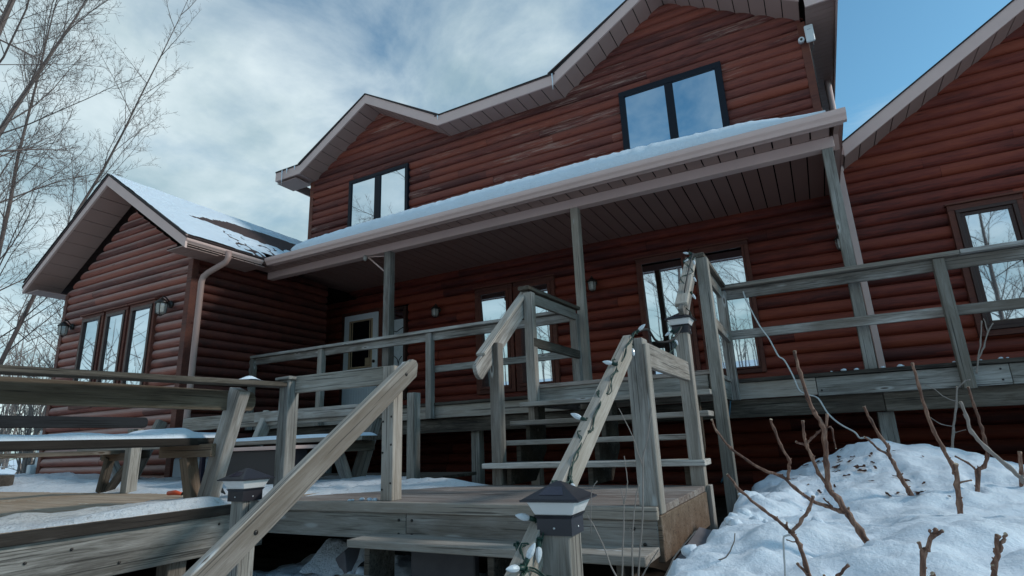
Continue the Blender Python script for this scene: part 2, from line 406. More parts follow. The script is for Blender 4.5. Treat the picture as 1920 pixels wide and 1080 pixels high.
path_fascia('fascia',RW,8.0,.185)
path_fascia('drip_edge',[(x,z+.187) for x,z in RW],7.982,.016,.03,M['edge'])

# ---------------- soffits (separate ribbed planks with dark gaps)
def soffit(name,pts,y0,y1,w,mat,gap=.016,th=.012,dz=0):
    m=MB()
    for (xa,za),(xb,zb) in zip(pts[:-1],pts[1:]):
        L=math.hypot(xb-xa,zb-za); n=max(1,round(L/w))
        for i in range(n):
            t0=i/n+gap/L/2; t1=(i+1)/n-gap/L/2
            A=(xa+(xb-xa)*t0,za+(zb-za)*t0+dz); B=(xa+(xb-xa)*t1,za+(zb-za)*t1+dz)
            m.hexa([(A[0],y0,A[1]),(B[0],y0,B[1]),(B[0],y1,B[1]),(A[0],y1,A[1])],[(A[0],y0,A[1]+th),(B[0],y0,B[1]+th),(B[0],y1,B[1]+th),(A[0],y1,A[1]+th)])
        # dark backing above the gaps
        m2.hexa([(xa,y0,za+dz+th+.004),(xb,y0,zb+dz+th+.004),(xb,y1,zb+dz+th+.004),(xa,y1,za+dz+th+.004)],[(xa,y0,za+dz+th+.02),(xb,y0,zb+dz+th+.02),(xb,y1,zb+dz+th+.02),(xa,y1,za+dz+th+.02)])
    return m.build(name,mat,house)
m2=MB()
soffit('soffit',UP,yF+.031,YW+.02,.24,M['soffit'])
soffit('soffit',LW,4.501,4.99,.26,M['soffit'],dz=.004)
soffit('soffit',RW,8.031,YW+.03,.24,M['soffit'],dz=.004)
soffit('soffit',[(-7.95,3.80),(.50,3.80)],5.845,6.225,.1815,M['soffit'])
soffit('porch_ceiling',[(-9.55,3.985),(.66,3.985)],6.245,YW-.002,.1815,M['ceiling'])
# side eaves that run back
s=MB()
for k in range(38):
    y=yF+.03+k*.11; s.box(.662,1.04,y,y+.10,6.70,6.712)
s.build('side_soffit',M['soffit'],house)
m2.box(.662,1.04,yF+.03,13,6.716,6.73)
e=MB(); e.box(1.045,1.07,yF-.005,13,6.66,6.80); e.box(.66,1.045,yF-.005,yF+.02,6.66,6.95); e.build('side_fascia',M['fascia'],house)
s=MB()
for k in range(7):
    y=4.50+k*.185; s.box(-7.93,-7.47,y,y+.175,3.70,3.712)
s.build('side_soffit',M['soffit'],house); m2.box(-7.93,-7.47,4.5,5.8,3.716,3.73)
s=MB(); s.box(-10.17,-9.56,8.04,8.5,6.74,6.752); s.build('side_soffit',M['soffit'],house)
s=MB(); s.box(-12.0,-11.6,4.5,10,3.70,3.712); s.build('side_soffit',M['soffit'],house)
m2.build('soffit_backing',M['inside'],house)

# ---------------- gutters
def gutter_poly(dirn=-1):   # K profile in (out, z)
    return [(0,.105),(0,0),(.055,0),(.075,.03),(.098,.052),(.105,.075),(.105,.105),(.093,.105),(.093,.08),(.01,.08),(.01,.105)]
g=MB(); g.prism([(5.84-o,3.725+z) for o,z in gutter_poly()],'x',-7.42,.63,.5); g.box(-7.35,.60,5.842,5.868,3.722,3.87,.5)
g.build('gutter',M['fascia'],house)
g=MB(); g.prism([(-7.545+o,3.715+z) for o,z in gutter_poly()],'y',4.475,5.74,.5); g.build('gutter',M['fascia'],house)
g=MB(); g.prism([(.765-o,4.335+z) for o,z in gutter_poly()],'y',8.02,11,.5); g.build('gutter',M['fascia'],house)
# end wall of the porch eave and beam
e=MB(); e.prism([(5.872,3.74),(6.22,3.80),(6.36,3.69),(8.40,3.69),(8.40,5.10),(5.872,3.83)],'x',.53,.575); e.build('porch_end_panel',M['soffit'],house)
e=MB(); e.box(-7.94,.525,6.225,6.345,3.68,3.798,.5); e.build('porch_beam',M['fascia'],house,.003)
# porch posts
post('porch_post',-5.345,6.285,1.41,3.68,M['wood'],house,.115)
post('porch_post',-2.36,6.285,1.41,3.68,M['wood'],house,.098)
post('porch_post',.455,6.285,1.41,3.68,M['wood_cool'],house,.098)
post('deck_support',.50,6.35,-.1,1.02,M['wood_cool'],house,.13)
# downspouts
def downspout(pts,mat,w=.07):
    m=MB()
    for a,b_ in zip(pts[:-1],pts[1:]): m.beam(a,b_,w,w*1.1,.5,up=(0,1,0) if abs(Vector(b_).z-Vector(a).z)>.3 else (0,0,1))
    return m.build('downspout',mat,house,.006)
m=MB(); m.tube([(-7.33,5.05,3.73),(-7.33,5.05,3.63),(-7.36,5.04,3.57),(-7.62,4.96,3.44),(-7.68,4.93,3.38),(-7.70,4.92,3.30),(-7.70,4.92,1.3),(-7.70,4.92,.62)],.043,10,.5); m.build('downspout',M['soffit'],house)
m=MB(); m.box(-11.70,-11.61,4.93,5.0,.75,1.35); m.box(-11.78,-11.66,4.86,4.98,.52,.80); m.build('downspout',M['whitebox'],house,.012)
downspout([(.715,8.38,4.38),(.70,8.36,4.25),(.725,8.36,1.43)],M['fascia'],.075)
m=MB(); m.tube([(.95,10.25,6.75),(.93,10.25,4.4)],.05,8,.5); m.build('downspout',M['fascia'],house)

# ---------------- windows and the door
def window(x0,x1,z0,z1,Y,cols,fm,tilt=0,*,fw=.06,mull=.06,dep=.135,sash=None,cas=0,casm=None):
    m=MB(); y0=Y-dep; y1=Y+.08
    m.box(x0,x1,y0,y1,z1-fw,z1,.5); m.box(x0,x1,y0,y1,z0,z0+fw,.5)
    m.box(x0,x0+fw,y0,y1,z0+fw,z1-fw,.5); m.box(x1-fw,x1,y0,y1,z0+fw,z1-fw,.5)
    W=x1-x0-2*fw
    for c in cols: m.box(x0+fw+W*c-mull/2,x0+fw+W*c+mull/2,y0+.006,y1,z0+fw,z1-fw,.5)
    w=m.build('window',fm,house,.004)
    if cas:
        k=MB(); d=y0+.018
        k.box(x0-cas,x1+cas,d,Y,z1+.002,z1+cas,.4); k.box(x0-cas-.02,x1+cas+.02,d-.03,Y,z1+cas+.002,z1+cas+.025,.8)
        k.box(x0-cas,x0-.002,d,Y,z0-cas,z1,.6); k.box(x1+.002,x1+cas,d,Y,z0-cas,z1,.6); k.box(x0-.002,x1+.002,d,Y,z0-cas,z0-.002,.3)
        k.build('casing',casm,w,.003)
    xs=[x0+fw]+[x0+fw+W*c for c in cols]+[x1-fw]
    for i,(a,b_) in enumerate(zip(xs[:-1],xs[1:])):
        a+= mull/2 if i else 0; b_-= mull/2 if i<len(cols) else 0
        if sash:
            s_=MB(); sw=.045
            s_.box(a+.002,b_-.002,y0+.022,y1-.03,z1-fw-sw,z1-fw-.002,.5); s_.box(a+.002,b_-.002,y0+.022,y1-.03,z0+fw+.002,z0+fw+sw,.5)
            s_.box(a+.002,a+sw,y0+.022,y1-.03,z0+fw+sw,z1-fw-sw,.5); s_.box(b_-sw,b_-.002,y0+.022,y1-.03,z0+fw+sw,z1-fw-sw,.5)
            s_.build('sash',sash,w,.003); a+=sw; b_-=sw; za,zb=z0+fw+sw,z1-fw-sw
        else: za,zb=z0+fw,z1-fw
        p=MB(); t=random.uniform(-.003,.003); t2=random.uniform(-.003,.003); y=y0+.028+tilt
        t2-=tilt
        p.add([(a,y,za),(b_,y+t,za),(b_,y+t+t2,zb),(a,y+t2,zb),(a,y+.008,za),(b_,y+t+.008,za),(b_,y+t+t2+.008,zb),(a,y+t2+.008,zb)],
              [(0,1,2,3),(7,6,5,4),(1,0,4,5),(2,1,5,6),(3,2,6,7),(0,3,7,4)])
        p.build('pane',M['glass'],w)
    return w
window(-8.32,-6.715,5.25,6.475,YW,[.5],M['black'],fw=.075,mull=.16,dep=.10)
window(-2.23,-.575,5.25,6.52,YW,[.5],M['black'],fw=.10,mull=.13,dep=.10)
for a,b_ in ((-5.115,-4.50),(-4.33,-3.70)): window(a,b_,1.74,3.46,YW,[],M['trim_red'],.095,fw=.05,dep=.10,cas=.07,casm=M['trim_red'],sash=None)
for a,b_ in ((-2.165,-1.50),(-1.30,-.645)): window(a,b_,1.72,3.485,YW,[],M['trim_red'],.095,fw=.03,dep=.10,cas=.06,casm=M['trim_red'])
sw_=window(-7.07,-6.74,1.70,3.46,YW,[],M['sash'],.0,fw=.05,dep=.09)
m=MB(); m.box(-7.015,-6.795,YW-.078,YW-.072,1.76,3.22); m.build('sidelight_sheet',M['pale_sheet'],sw_)  # pale sheet before the pane, added to brighten the dark sidelight
m=MB()
for pts in ([(-7.015,3.0),(-6.95,2.98),(-6.87,3.02),(-6.795,3.05)],[(-6.98,2.86),(-6.93,2.80),(-6.88,2.86)],[(-7.0,2.52),(-6.93,2.46),(-6.90,2.36),(-6.91,2.1)],[(-6.82,2.5),(-6.88,2.44),(-6.90,2.36)]):
    m.tube([(x,YW-.082,z) for x,z in pts],.008,5)
m.build('lead_caming',M['black'],sw_)
for a,b_ in ((-10.77,-10.22),(-10.05,-9.52),(-9.35,-8.79)): window(a,b_,1.70,3.13,4.97,[],M['sash'],fw=.05,dep=.10,cas=.055,casm=M['trim_red'])
for a,b_ in ((1.82,2.415),(2.66,3.26)): window(a,b_,1.93,3.44,YW,[],M['sash'],fw=.045,dep=.10,cas=.07,casm=M['trim_red'],sash=M['sash'])
# entrance door with a glazed panel
fr=MB(); fr.box(-8.40,-8.305,YW-.06,YW+.01,1.41,3.53); fr.box(-7.425,-7.33,YW-.06,YW+.01,1.41,3.53); fr.box(-8.305,-7.425,YW-.06,YW+.01,3.455,3.53)
fr.build('door_frame',M['trim_red'],house,.004)
x0,x1,y0,y1=-8.30,-7.43,YW-.085,YW-.03
d=MB(); d.box(x0,-8.16,y0,y1,1.42,3.45,.5); d.box(-7.55,x1,y0,y1,1.42,3.45,.5); d.box(-8.16,-7.55,y0,y1,3.33,3.45,.5); d.box(-8.16,-7.55,y0,y1,1.42,2.36,.5)
for k in range(9): d.box(-8.13+k*.064,-8.13+k*.064+.05,y0-.008,y0+.002,1.50,2.24,.5)
door=d.build('door',M['white'],house,.004)
f=MB(); f.box(-8.16,-7.55,y0-.012,y0+.02,3.30,3.33); f.box(-8.16,-7.55,y0-.012,y0+.02,2.36,2.40); f.box(-8.16,-8.125,y0-.012,y0+.02,2.40,3.30); f.box(-7.585,-7.55,y0-.012,y0+.02,2.40,3.30); f.box(-8.09,-8.075,y0-.004,y0+.012,2.40,3.30); f.box(-7.635,-7.62,y0-.004,y0+.012,2.40,3.30)
f.build('glazing_bead',M['tanframe'],door,.003)
f=MB(); f.box(-8.125,-7.585,y0+.012,y0+.02,2.40,3.30); f.build('pane',M['glass_dark'],door)
f=MB(); f.lathe([(.012,0),(.03,.012),(.03,.03),(.01,.04)],(0,0,0),12)
h=f.build('handle',M['bronze'],door); h.matrix_parent_inverse=Matrix(); h.matrix_basis=PM(door).inverted()@Matrix.Translation((-7.49,y0,2.47))@Matrix.Rotation(math.pi/2,4,'X')
f=MB(); f.box(-7.70,-7.585,y0-.03,y0-.016,2.40,2.55); f.box(-7.68,-7.605,y0-.036,y0-.03,2.46,2.50); f.build('door_lock_box',M['tanframe'],door,.004)

# ---------------- icicles
ic=0
for x,z,L in ((-3.24,7.0,.30),(-9.95,6.98,.34),(-9.80,6.99,.12),(-9.55,6.99,.10),(-5.66,6.98,.09)):
    m=MB(); m.tube([(x,yF-.03,z+.01),(x+.004,yF-.032,z-L*.5),(x+.002,yF-.03,z-L)],[.014,.010,.003],6)
    o=m.build('icicle',M['ice']); tag(o,['long icicle hanging where the right upper gable meets the level eave','longest icicle at the far left tip of the upper eave','short icicle on the upper left eave, beside the long one','short icicle nearest the rise of the left upper gable','small icicle in the valley between the two upper gables'][ic],'icicle','icicles on the upper eave'); ic+=1

# ---------------- wall lanterns (each its own thing)
def lantern(x,y,z,label,s=1.0):
    t=thing('wall_lantern',label,'wall lamp',(x,y,z),'lanterns on the log walls')
    m=MB(); m.lathe([(.045,0),(.05,.01),(.05,.03),(.02,.045)],(0,0,0),10); m.tube([(0,0,.03),(0,0,.0),(0,0,.06)],.01,6)
    o=m.build('wall_plate',M['bronze'],None); o.parent=t; o.matrix_basis=Matrix.Rotation(math.pi/2,4,'X')
    m=MB(); m.tube([(0,-.03,.02),(0,-.08,.075),(0,-.12,.09),(0,-.13,.06)],.009,6); o=m.build('arm',M['bronze']); o.parent=t
    m=MB(); m.lathe([(.012,.065),(.03,.05),(.085,.0),(.08,-.01)],(0,-.13,0),8); o=m.build('cap',M['bronze']); o.parent=t
    m=MB(); m.lathe([(.062,-.012),(.066,-.05),(.056,-.13),(.03,-.15)],(0,-.13,0),8); o=m.build('shade',M['lglass'],flat=True); o.parent=t
    m=MB()
    for k in range(4):
        a=math.pi/4+k*math.pi/2; m.tube([(.07*math.cos(a),-.13+.07*math.sin(a),-.005),(.06*math.cos(a),-.13+.06*math.sin(a),-.14),(.0,-.13,-.175)],.005,5)
    o=m.build('cage',M['bronze']); o.parent=t
    t.scale=(s,s,s)
    return t
lantern(-5.98,8.45,3.28,'small dark lantern between the entrance door and the pair of narrow windows')
lantern(-2.93,8.45,3.29,'small dark lantern on the log wall right of the middle porch post')
lantern(-8.38,4.93,3.06,'lantern on the left wing, right of its three windows, under the gable',1.15)
lantern(-11.17,4.93,3.07,'lantern on the left wing, left of its three windows, at the outer corner',1.1)
lantern(.55,8.45,3.30,'lantern half hidden behind the right porch post')
# bracket lamp on the left porch post
t=thing('bracket_lamp','small bulb lamp on a diagonal bracket at the top of the left porch post','lamp',(-5.40,6.20,3.5))
m=MB(); m.tube([(-5.40,6.25,3.38),(-5.68,6.20,3.64)],.012,6); m.tube([(-5.40,6.25,3.62),(-5.70,6.20,3.655)],.008,6); m.build('bracket',M['fascia'],t)
m=MB(); m.lathe([(.012,.05),(.03,.035),(.035,0),(.02,-.035),(.004,-.045)],(-5.735,6.19,3.635),10); m.build('bulb',M['lglass'],t)
# security camera and white radio box at the upper right corner
t=thing('security_camera','round white security camera on the upper right corner board','camera',(.56,8.43,6.42))
m=MB(); m.lathe([(.03,0),(.042,.01),(.042,.09),(.035,.10)],(0,0,0),14); o=m.build('camera_body',M['whitebox']); o.parent=t; o.matrix_basis=Matrix.Rotation(math.radians(105),4,'X')
m=MB(); m.lathe([(.018,.101),(.018,.106),(.004,.108)],(0,0,0),12); o=m.build('lens',M['bronze']); o.parent=t; o.matrix_basis=Matrix.Rotation(math.radians(105),4,'X')
t=thing('antenna_box','flat white radio antenna box on a short bracket beside the camera','antenna',(.68,8.38,6.45))
m=MB(); m.box(.62,.735,8.33,8.37,6.32,6.60); m.build('housing',M['whitebox'],t,.012)
m=MB(); m.box(.655,.70,8.3265,8.331,6.515,6.522); m.build('badge',M['grey'],t)
m=MB(); m.tube([(.64,8.37,6.42),(.62,8.45,6.42)],.015,8); m.tube([(.70,8.37,6.34),(.705,8.40,6.28),(.66,8.44,6.22),(.655,8.45,5.3)],.006,5); m.build('bracket',M['cordblack'],t)
# ================================================================== DECKS, STAIRS, RAILINGS
W,WC,WB,WD=M['wood'],M['wood_cool'],M['wood_bleach'],M['wood_dark']
ZD,ZL=1.40,.55
# raised porch deck
deck=thing('porch_deck','raised grey timber porch deck along the house wall with a double rim beam','deck',(-1,7,1.2))
f=MB(); y=6.10
while y<8.42: f.box(-9.3,7.5,y,y+.135,ZD-.035,ZD); y+=.141
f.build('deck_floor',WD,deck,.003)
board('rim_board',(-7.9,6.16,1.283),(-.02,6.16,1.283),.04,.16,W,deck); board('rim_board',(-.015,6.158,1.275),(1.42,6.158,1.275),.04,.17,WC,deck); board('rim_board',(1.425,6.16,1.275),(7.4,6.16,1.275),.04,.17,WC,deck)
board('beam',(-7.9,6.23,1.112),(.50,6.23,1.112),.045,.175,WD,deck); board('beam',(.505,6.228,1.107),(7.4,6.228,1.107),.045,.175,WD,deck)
for x in (-6.5,-3.9,3.2): post('support_post',x,6.33,-.1,1.03,WC,deck,.12)
ext=MB(); y=4.93
while y<6.09: ext.box(-2.44,-.74,y,min(y+.135,6.095),ZD-.035,ZD); y+=.141
ext.build('stair_head_floor',M['wood_floor'],deck,.003)
board('stair_head_rim',(-2.36,4.965,1.30),(-.80,4.965,1.30),.035,.13,WC,deck)
board('stair_head_rim',(-.775,4.96,1.275),(-.775,6.09,1.275),.035,.17,WC,deck); board('stair_head_rim',(-2.405,4.96,1.275),(-2.405,6.09,1.275),.035,.17,W,deck)

# left porch railing
r=thing('porch_railing','weathered porch railing left of the stairs, running to the dark corner by the wing','railing',(-5,6.1,1.4),'porch railings')
board('top_rail',(-8.0,6.08,2.335),(-2.44,6.08,2.335),.13,.04,W,r); board('under_rail',(-7.95,6.10,2.262),(-2.44,6.10,2.262),.038,.10,W,r)
board('mid_rail',(-4.40,6.125,1.835),(-2.42,6.125,1.835),.036,.085,WC,r)
for x in (-7.93,-6.42,-4.45): post('railing_post',x,6.075,1.20,2.31,W,r,.088)
# right porch railing
r=thing('porch_railing','weathered porch railing right of the stairs, passing in front of the right wing window','railing',(2,6.1,1.4),'porch railings')
board('top_rail',(-.80,6.07,2.335),(1.26,6.07,2.335),.13,.038,W,r); board('top_rail',(1.265,6.072,2.338),(5.5,6.072,2.338),.13,.038,W,r)
board('under_rail',(-.76,6.09,2.26),(5.5,6.09,2.26),.036,.105,W,r)
board('mid_rail',(-.72,6.125,1.845),(1.08,6.125,1.845),.036,.09,W,r); board('mid_rail',(1.16,6.125,1.845),(5.5,6.125,1.845),.036,.09,W,r)
for x in (1.115,3.2,5.2): post('railing_post',x,6.07,1.17,2.31,WC,r,.088,dx=-.01)

# upper stairs
st=thing('upper_stairs','grey open riser staircase of four treads climbing from the landing to the porch deck','stairs',(-1.6,4.5,.55))
for k,(zt,yf,x0) in enumerate(((.72,4.18,-2.53),(.895,4.37,-2.44),(1.06,4.56,-2.46),(1.23,4.75,-2.455))):
    board('tread',(x0,yf+.10,zt-.02),(-.76 if k!=1 else -.85,yf+.10,zt-.02),.24,.04,WB if k!=2 else W,st)
for x in (-2.32,-1.62,-.90):
    s=MB(); zs=[.55,.68,.855,1.02,1.19]; ys=[4.24,4.24,4.43,4.62,4.81]
    poly=[(4.24,.55),(4.24,.678),(4.42,.678),(4.42,.853),(4.61,.853),(4.61,1.018),(4.80,1.018),(4.80,1.188),(4.95,1.188),(4.95,.80),(4.70,.55)]
    s.prism(poly,'x',x-.02,x+.02); s.build('stringer',WD,st,.003)
# posts carrying the stair rails
post('newel_post',-2.43,4.28,.0,1.72,W,st,.092); post('newel_post',-.825,4.235,.0,1.62,W,st,.095)
post('stair_post',-2.385,4.90,.0,2.30,W,st,.09); post('stair_post',-2.37,6.03,1.40,2.28,W,st,.09)
post('stair_post',-.715,4.88,-.05,2.34,WC,st,.095); post('stair_post',-.735,6.0,1.19,2.28,W,st,.09)
board('head_rail',(-2.42,4.84,2.345),(-2.36,6.07,2.345),.12,.038,WD,st); board('head_rail',(-2.41,4.90,2.26),(-2.35,6.0,2.26),.036,.11,W,st)
board('head_rail',(-.745,4.82,2.36),(-.745,6.06,2.345),.12,.038,WD,st); board('head_rail',(-.745,4.90,2.285),(-.745,6.0,2.27),.036,.11,W,st)
board('head_rail',(-2.36,4.86,1.80),(-2.33,6.0,1.80),.04,.09,WD,st); board('head_rail',(-.70,4.90,1.80),(-.72,6.0,1.80),.04,.09,W,st)
# left handrail: a broad board with rounded lower end
def handrail(name,p0,p1,w,h,mat,parent,round0=True,round1=False):
    p0=Vector(p0);p1=Vector(p1);L=(p1-p0).length;d=(p1-p0)/L
    u=Vector((0,0,1)); r_=u.cross(d).normalized(); u=d.cross(r_)
    Mx=Matrix(((d.x,r_.x,u.x,(p0.x+p1.x)/2),(d.y,r_.y,u.y,(p0.y+p1.y)/2),(d.z,r_.z,u.z,(p0.z+p1.z)/2),(0,0,0,1)))
    pts=[]
    for k in range(9):
        a=math.pi/2+math.pi*k/8
        pts.append((-L/2+h*.32*math.cos(a) if round0 else -L/2,h/2*math.sin(a)))
    if round1: pts+= [(L/2-.06,-h/2),(L/2,-h/2+.06),(L/2,h/2-.03),(L/2-.03,h/2)]
    else: pts+=[(L/2,-h/2),(L/2,h/2)]
    q=[];
    for p in pts:
        if not q or (abs(p[0]-q[-1][0])+abs(p[1]-q[-1][1]))>1e-5: q.append(p)
    m=MB(); m.prism(q,'y',-w/2,w/2)
    return m.build(name,mat,parent,.004,Mx)
handrail('handrail',(-2.455,4.02,1.46),(-2.455,5.02,2.285),.038,.16,W,st)
board('handrail_cap',(-2.455,4.06,1.60),(-2.455,5.0,2.375),.085,.03,WB,st)
handrail('handrail',(-.80,4.18,1.72),(-.80,4.90,2.30),.038,.14,W,st,False)
board('handrail_cap',(-.80,4.20,1.815),(-.80,4.86,2.35),.09,.035,WB,st)

# landing platform
la=thing('landing_platform','square timber landing between the two flights of steps with worn boards','deck',(-2,3.6,.5))
f=MB(); y=2.975
while y<4.2: f.box(-3.595,-.785,y,min(y+.137,4.27),ZL-.036,ZL); y+=.142
f.build('deck_floor',M['wood_floor'],la,.003)
board('edge_board',(-3.59,2.952,.523),(-.79,2.952,.523),.038,.062,W,la)
board('rim_board',(-3.58,2.975,.412),(-2.35,2.975,.412),.036,.155,WC,la); board('rim_board',(-2.345,2.974,.412),(-.80,2.974,.412),.036,.155,W,la)
s=MB(); s.box(-.812,-.778,2.96,4.26,.30,.512); s.build('side_board',M['end'],la,.004)
board('corner_strip',(-.765,4.245,.12),(-.765,4.245,.552),.03,.10,WC,la,up=(0,1,0))
board('rim_board',(-3.55,4.26,.42),(-.83,4.26,.42),.036,.15,WD,la)
pa=thing('landing_post','thick bleached corner post at the right front of the landing, carrying string lights','post',(-.845,3.03,.55))
post('post_shaft',-.842,3.035,.55,1.405,WB,pa,.098); 
board('post_cleat',(-.786,3.02,.515),(-.786,3.02,1.37),.018,.085,WB,pa,up=(0,1,0))
board('side_rail',(-.815,3.085,1.325),(-.815,4.19,1.325),.038,.135,W,pa)
pl=thing('landing_post','square grey post at the left top of the lower steps, behind the long diagonal handrail','post',(-2.56,3.06,.55))
post('post_shaft',-2.565,3.075,.55,1.42,W,pl,.098)
nw=thing('newel_post','greenish square newel post with a flat wooden cap where the bench rail meets the landing','post',(-3.49,3.01,.55))
post('post_shaft',-3.50,3.01,.55,1.395,WC,nw,.10); board('post_cap',(-3.575,3.01,1.405),(-3.425,3.01,1.405),.15,.022,WC,nw); c=MB(); c.add([(-3.565,2.945,1.417),(-3.435,2.945,1.417),(-3.435,3.075,1.417),(-3.565,3.075,1.417),(-3.50,3.01,1.432)],[(0,1,4),(1,2,4),(2,3,4),(3,0,4)]); c.build('cap_top',WC,nw)
board('side_rail',(-3.445,3.03,1.36),(-2.615,3.05,1.36),.036,.125,WC,nw)
sp=thing('short_post','slim bluish grey post standing alone at the back edge of the landing','post',(-3.52,4.52,.5))
post('post_shaft',-3.53,4.55,.0,1.385,WC,sp,.095)

# lower steps
ls=thing('lower_stairs','bottom flight of weathered steps with a long diagonal handrail and two lamp posts','stairs',(-1.7,2.6,0))
board('tread',(-2.58,2.83,.35),(-.80,2.83,.35),.26,.042,WB,ls); board('tread',(-2.58,2.57,.17),(-.80,2.57,.17),.26,.042,WB,ls)
for x in (-2.45,-1.62,-.93):
    s=MB(); s.prism([(2.96,.0),(2.96,.327),(2.73,.327),(2.73,.148),(2.46,.148),(2.46,0)],'x',x-.02,x+.02); s.build('stringer',WD,ls,.003)
handrail('handrail',(-2.49,1.43,.137),(-2.49,3.23,1.44),.04,.122,W,ls,False,True)
board('handrail_cap',(-2.495,1.40,.1945),(-2.495,3.13,1.4505),.055,.012,WB,ls)
post('lamp_post',-2.69,2.075,-.05,.66,WC,ls,.092); post('lamp_post',-.80,1.795,-.1,.63,WB,ls,.098)
# right handrail, bleached, with the string lights
handrail('handrail',(-.868,1.25,.25),(-.868,2.99,1.381),.046,.098,WB,ls,False,False)
board('lamp_post_brace',(-.872,1.80,-.1),(-.872,1.80,.52),.035,.06,W,ls,up=(0,1,0))

# lamp caps
def lamp(x,y,z,label,rz=0):
    t=thing('post_cap_lamp',label,'post lamp',(x,y,z),'solar lamps on the stair posts'); t.rotation_euler=(0,0,rz); t.scale=(1,1,.86)
    m=MB(); a=.058; m.hexa([(-a,-a,-.045),(a,-a,-.045),(a,a,-.045),(-a,a,-.045)],[(-a,-a,.012),(a,-a,.012),(a,a,.012),(-a,a,.012)]); b_=.066
    m.hexa([(-a,-a,.012),(a,-a,.012),(a,a,.012),(-a,a,.012)],[(-b_,-b_,.024),(b_,-b_,.024),(b_,b_,.024),(-b_,b_,.024)])
    o=m.build('collar',M['lampblack']); o.parent=t
    m=MB(); p,q=.062,.082; m.hexa([(-p,-p,.0245),(p,-p,.0245),(p,p,.0245),(-p,p,.0245)],[(-q,-q,.073),(q,-q,.073),(q,q,.073),(-q,q,.073)]); o=m.build('frosted_panel',M['frost'],None,.003); o.parent=t
    m=MB(); e_=.099
    m.hexa([(-e_,-e_,.0735),(e_,-e_,.0735),(e_,e_,.0735),(-e_,e_,.0735)],[(-e_,-e_,.081),(e_,-e_,.081),(e_,e_,.081),(-e_,e_,.081)])
    c_=.008; m.hexa([(-.095,-.095,.0812),(.095,-.095,.0812),(.095,.095,.0812),(-.095,.095,.0812)],[(-c_,-c_,.139),(c_,-c_,.139),(c_,c_,.139),(-c_,c_,.139)])
    o=m.build('lamp_roof',M['lampblack'],None,.002); o.parent=t
    m=MB()
    sl=(.139-.0812)/(.095-c_)
    def rp(u,v): return (u,-v,.0812+(.095-v)*sl+.0015)
    m.add([rp(-.042,.074),rp(.042,.074),rp(.026,.036),rp(-.026,.036)],[(0,1,2,3)]); o=m.build('solar_cell',M['solar']); o.parent=t
    for sx,ax in ((0,'y'),(1,'x')):
        m=MB(); m.lathe([(.004,0),(.0045,.002),(.002,.004)],(0,0,0),8); o=m.build('screw',M['screw']); o.parent=t
        o.matrix_basis=(Matrix.Translation((-.0,-a,-.02))@Matrix.Rotation(math.pi/2,4,'X')) if ax=='y' else (Matrix.Translation((a,0,-.02))@Matrix.Rotation(math.pi/2,4,'Y'))
    return t
lamp(-2.69,2.075,.69,'black solar lamp on the left post of the bottom steps, by the diagonal handrail')
lamp(-.80,1.795,.645,'large black solar lamp nearest the camera, on the post under the string lights',.06)
lamp(-.825,4.235,1.645,'black solar lamp high on the right newel of the upper stairs, among the string lights')

# ------------------------------------------------------------------ lower left deck
dk=thing('lower_deck','wide low timber deck on the left with swept tan boards and a dark damp rim','deck',(-6,2.5,.5))
f=MB(); y=-1.2
while y<4.93: f.box(-13.5,-3.605,y,min(y+.137,4.94),ZL-.036,ZL); y+=.142
f.build('deck_floor',M['wood_tan'],dk,.003)
f=MB(); y=4.945
while y<6.0: f.box(-7.95,-3.75,y,min(y+.137,6.05),ZL-.036,ZL); y+=.142
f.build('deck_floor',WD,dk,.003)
board('edge_board',(-3.60,-1.2,.522),(-3.60,2.94,.522),.05,.058,M['wood_black'],dk)
board('rim_board',(-3.625,-1.2,.375),(-3.625,2.95,.375),.04,.235,WC,dk)
for y in (-.6,.9,2.4): post('support_post',-3.75,y,-.1,.50,WD,dk,.12)
for x in (-5.5,-7.5,-10): post('support_post',x,2.8,-.1,.50,WD,dk,.12)

# ------------------------------------------------------------------ benches
# bench A along the deck edge, its top rail doubling as the railing
bA=thing('deck_bench','bench along the near deck edge seen from behind, broad knotted backrest under a flat rail','bench',(-4,1,.55))
board('top_rail',(-3.535,-1.2,1.283),(-3.535,3.06,1.362),.14,.034,WD,bA)
bk=handrail('backrest',(-3.705,2.83,1.245),(-3.705,-1.2,1.25),.038,.138,M['wood_brown'],bA)
for x in (-3.97,-4.13,-4.29): board('seat_plank',(x,-1.2,.972),(x,2.84,.972),.15,.05,M['wood_black'],bA)
for y in (2.68,.95,-.6):
    # leaning back support, short front leg, cross piece
    board('back_support',(-3.872,y,.555),(-3.615,y,1.318+.018*(y-2.7)),.085,.125,W,bA,up=(1,0,0))
    board('leg',(-4.015,y,.555),(-4.13,y,.87),.085,.085,M['end'],bA,up=(1,0,0))
    board('cross_piece',(-4.36,y-.06,.91),(-3.76,y-.06,.91),.04,.088,M['end'],bA)
    board('cross_piece',(-4.36,y+.065,.91),(-3.80,y+.065,.91),.04,.088,M['end'],bA)
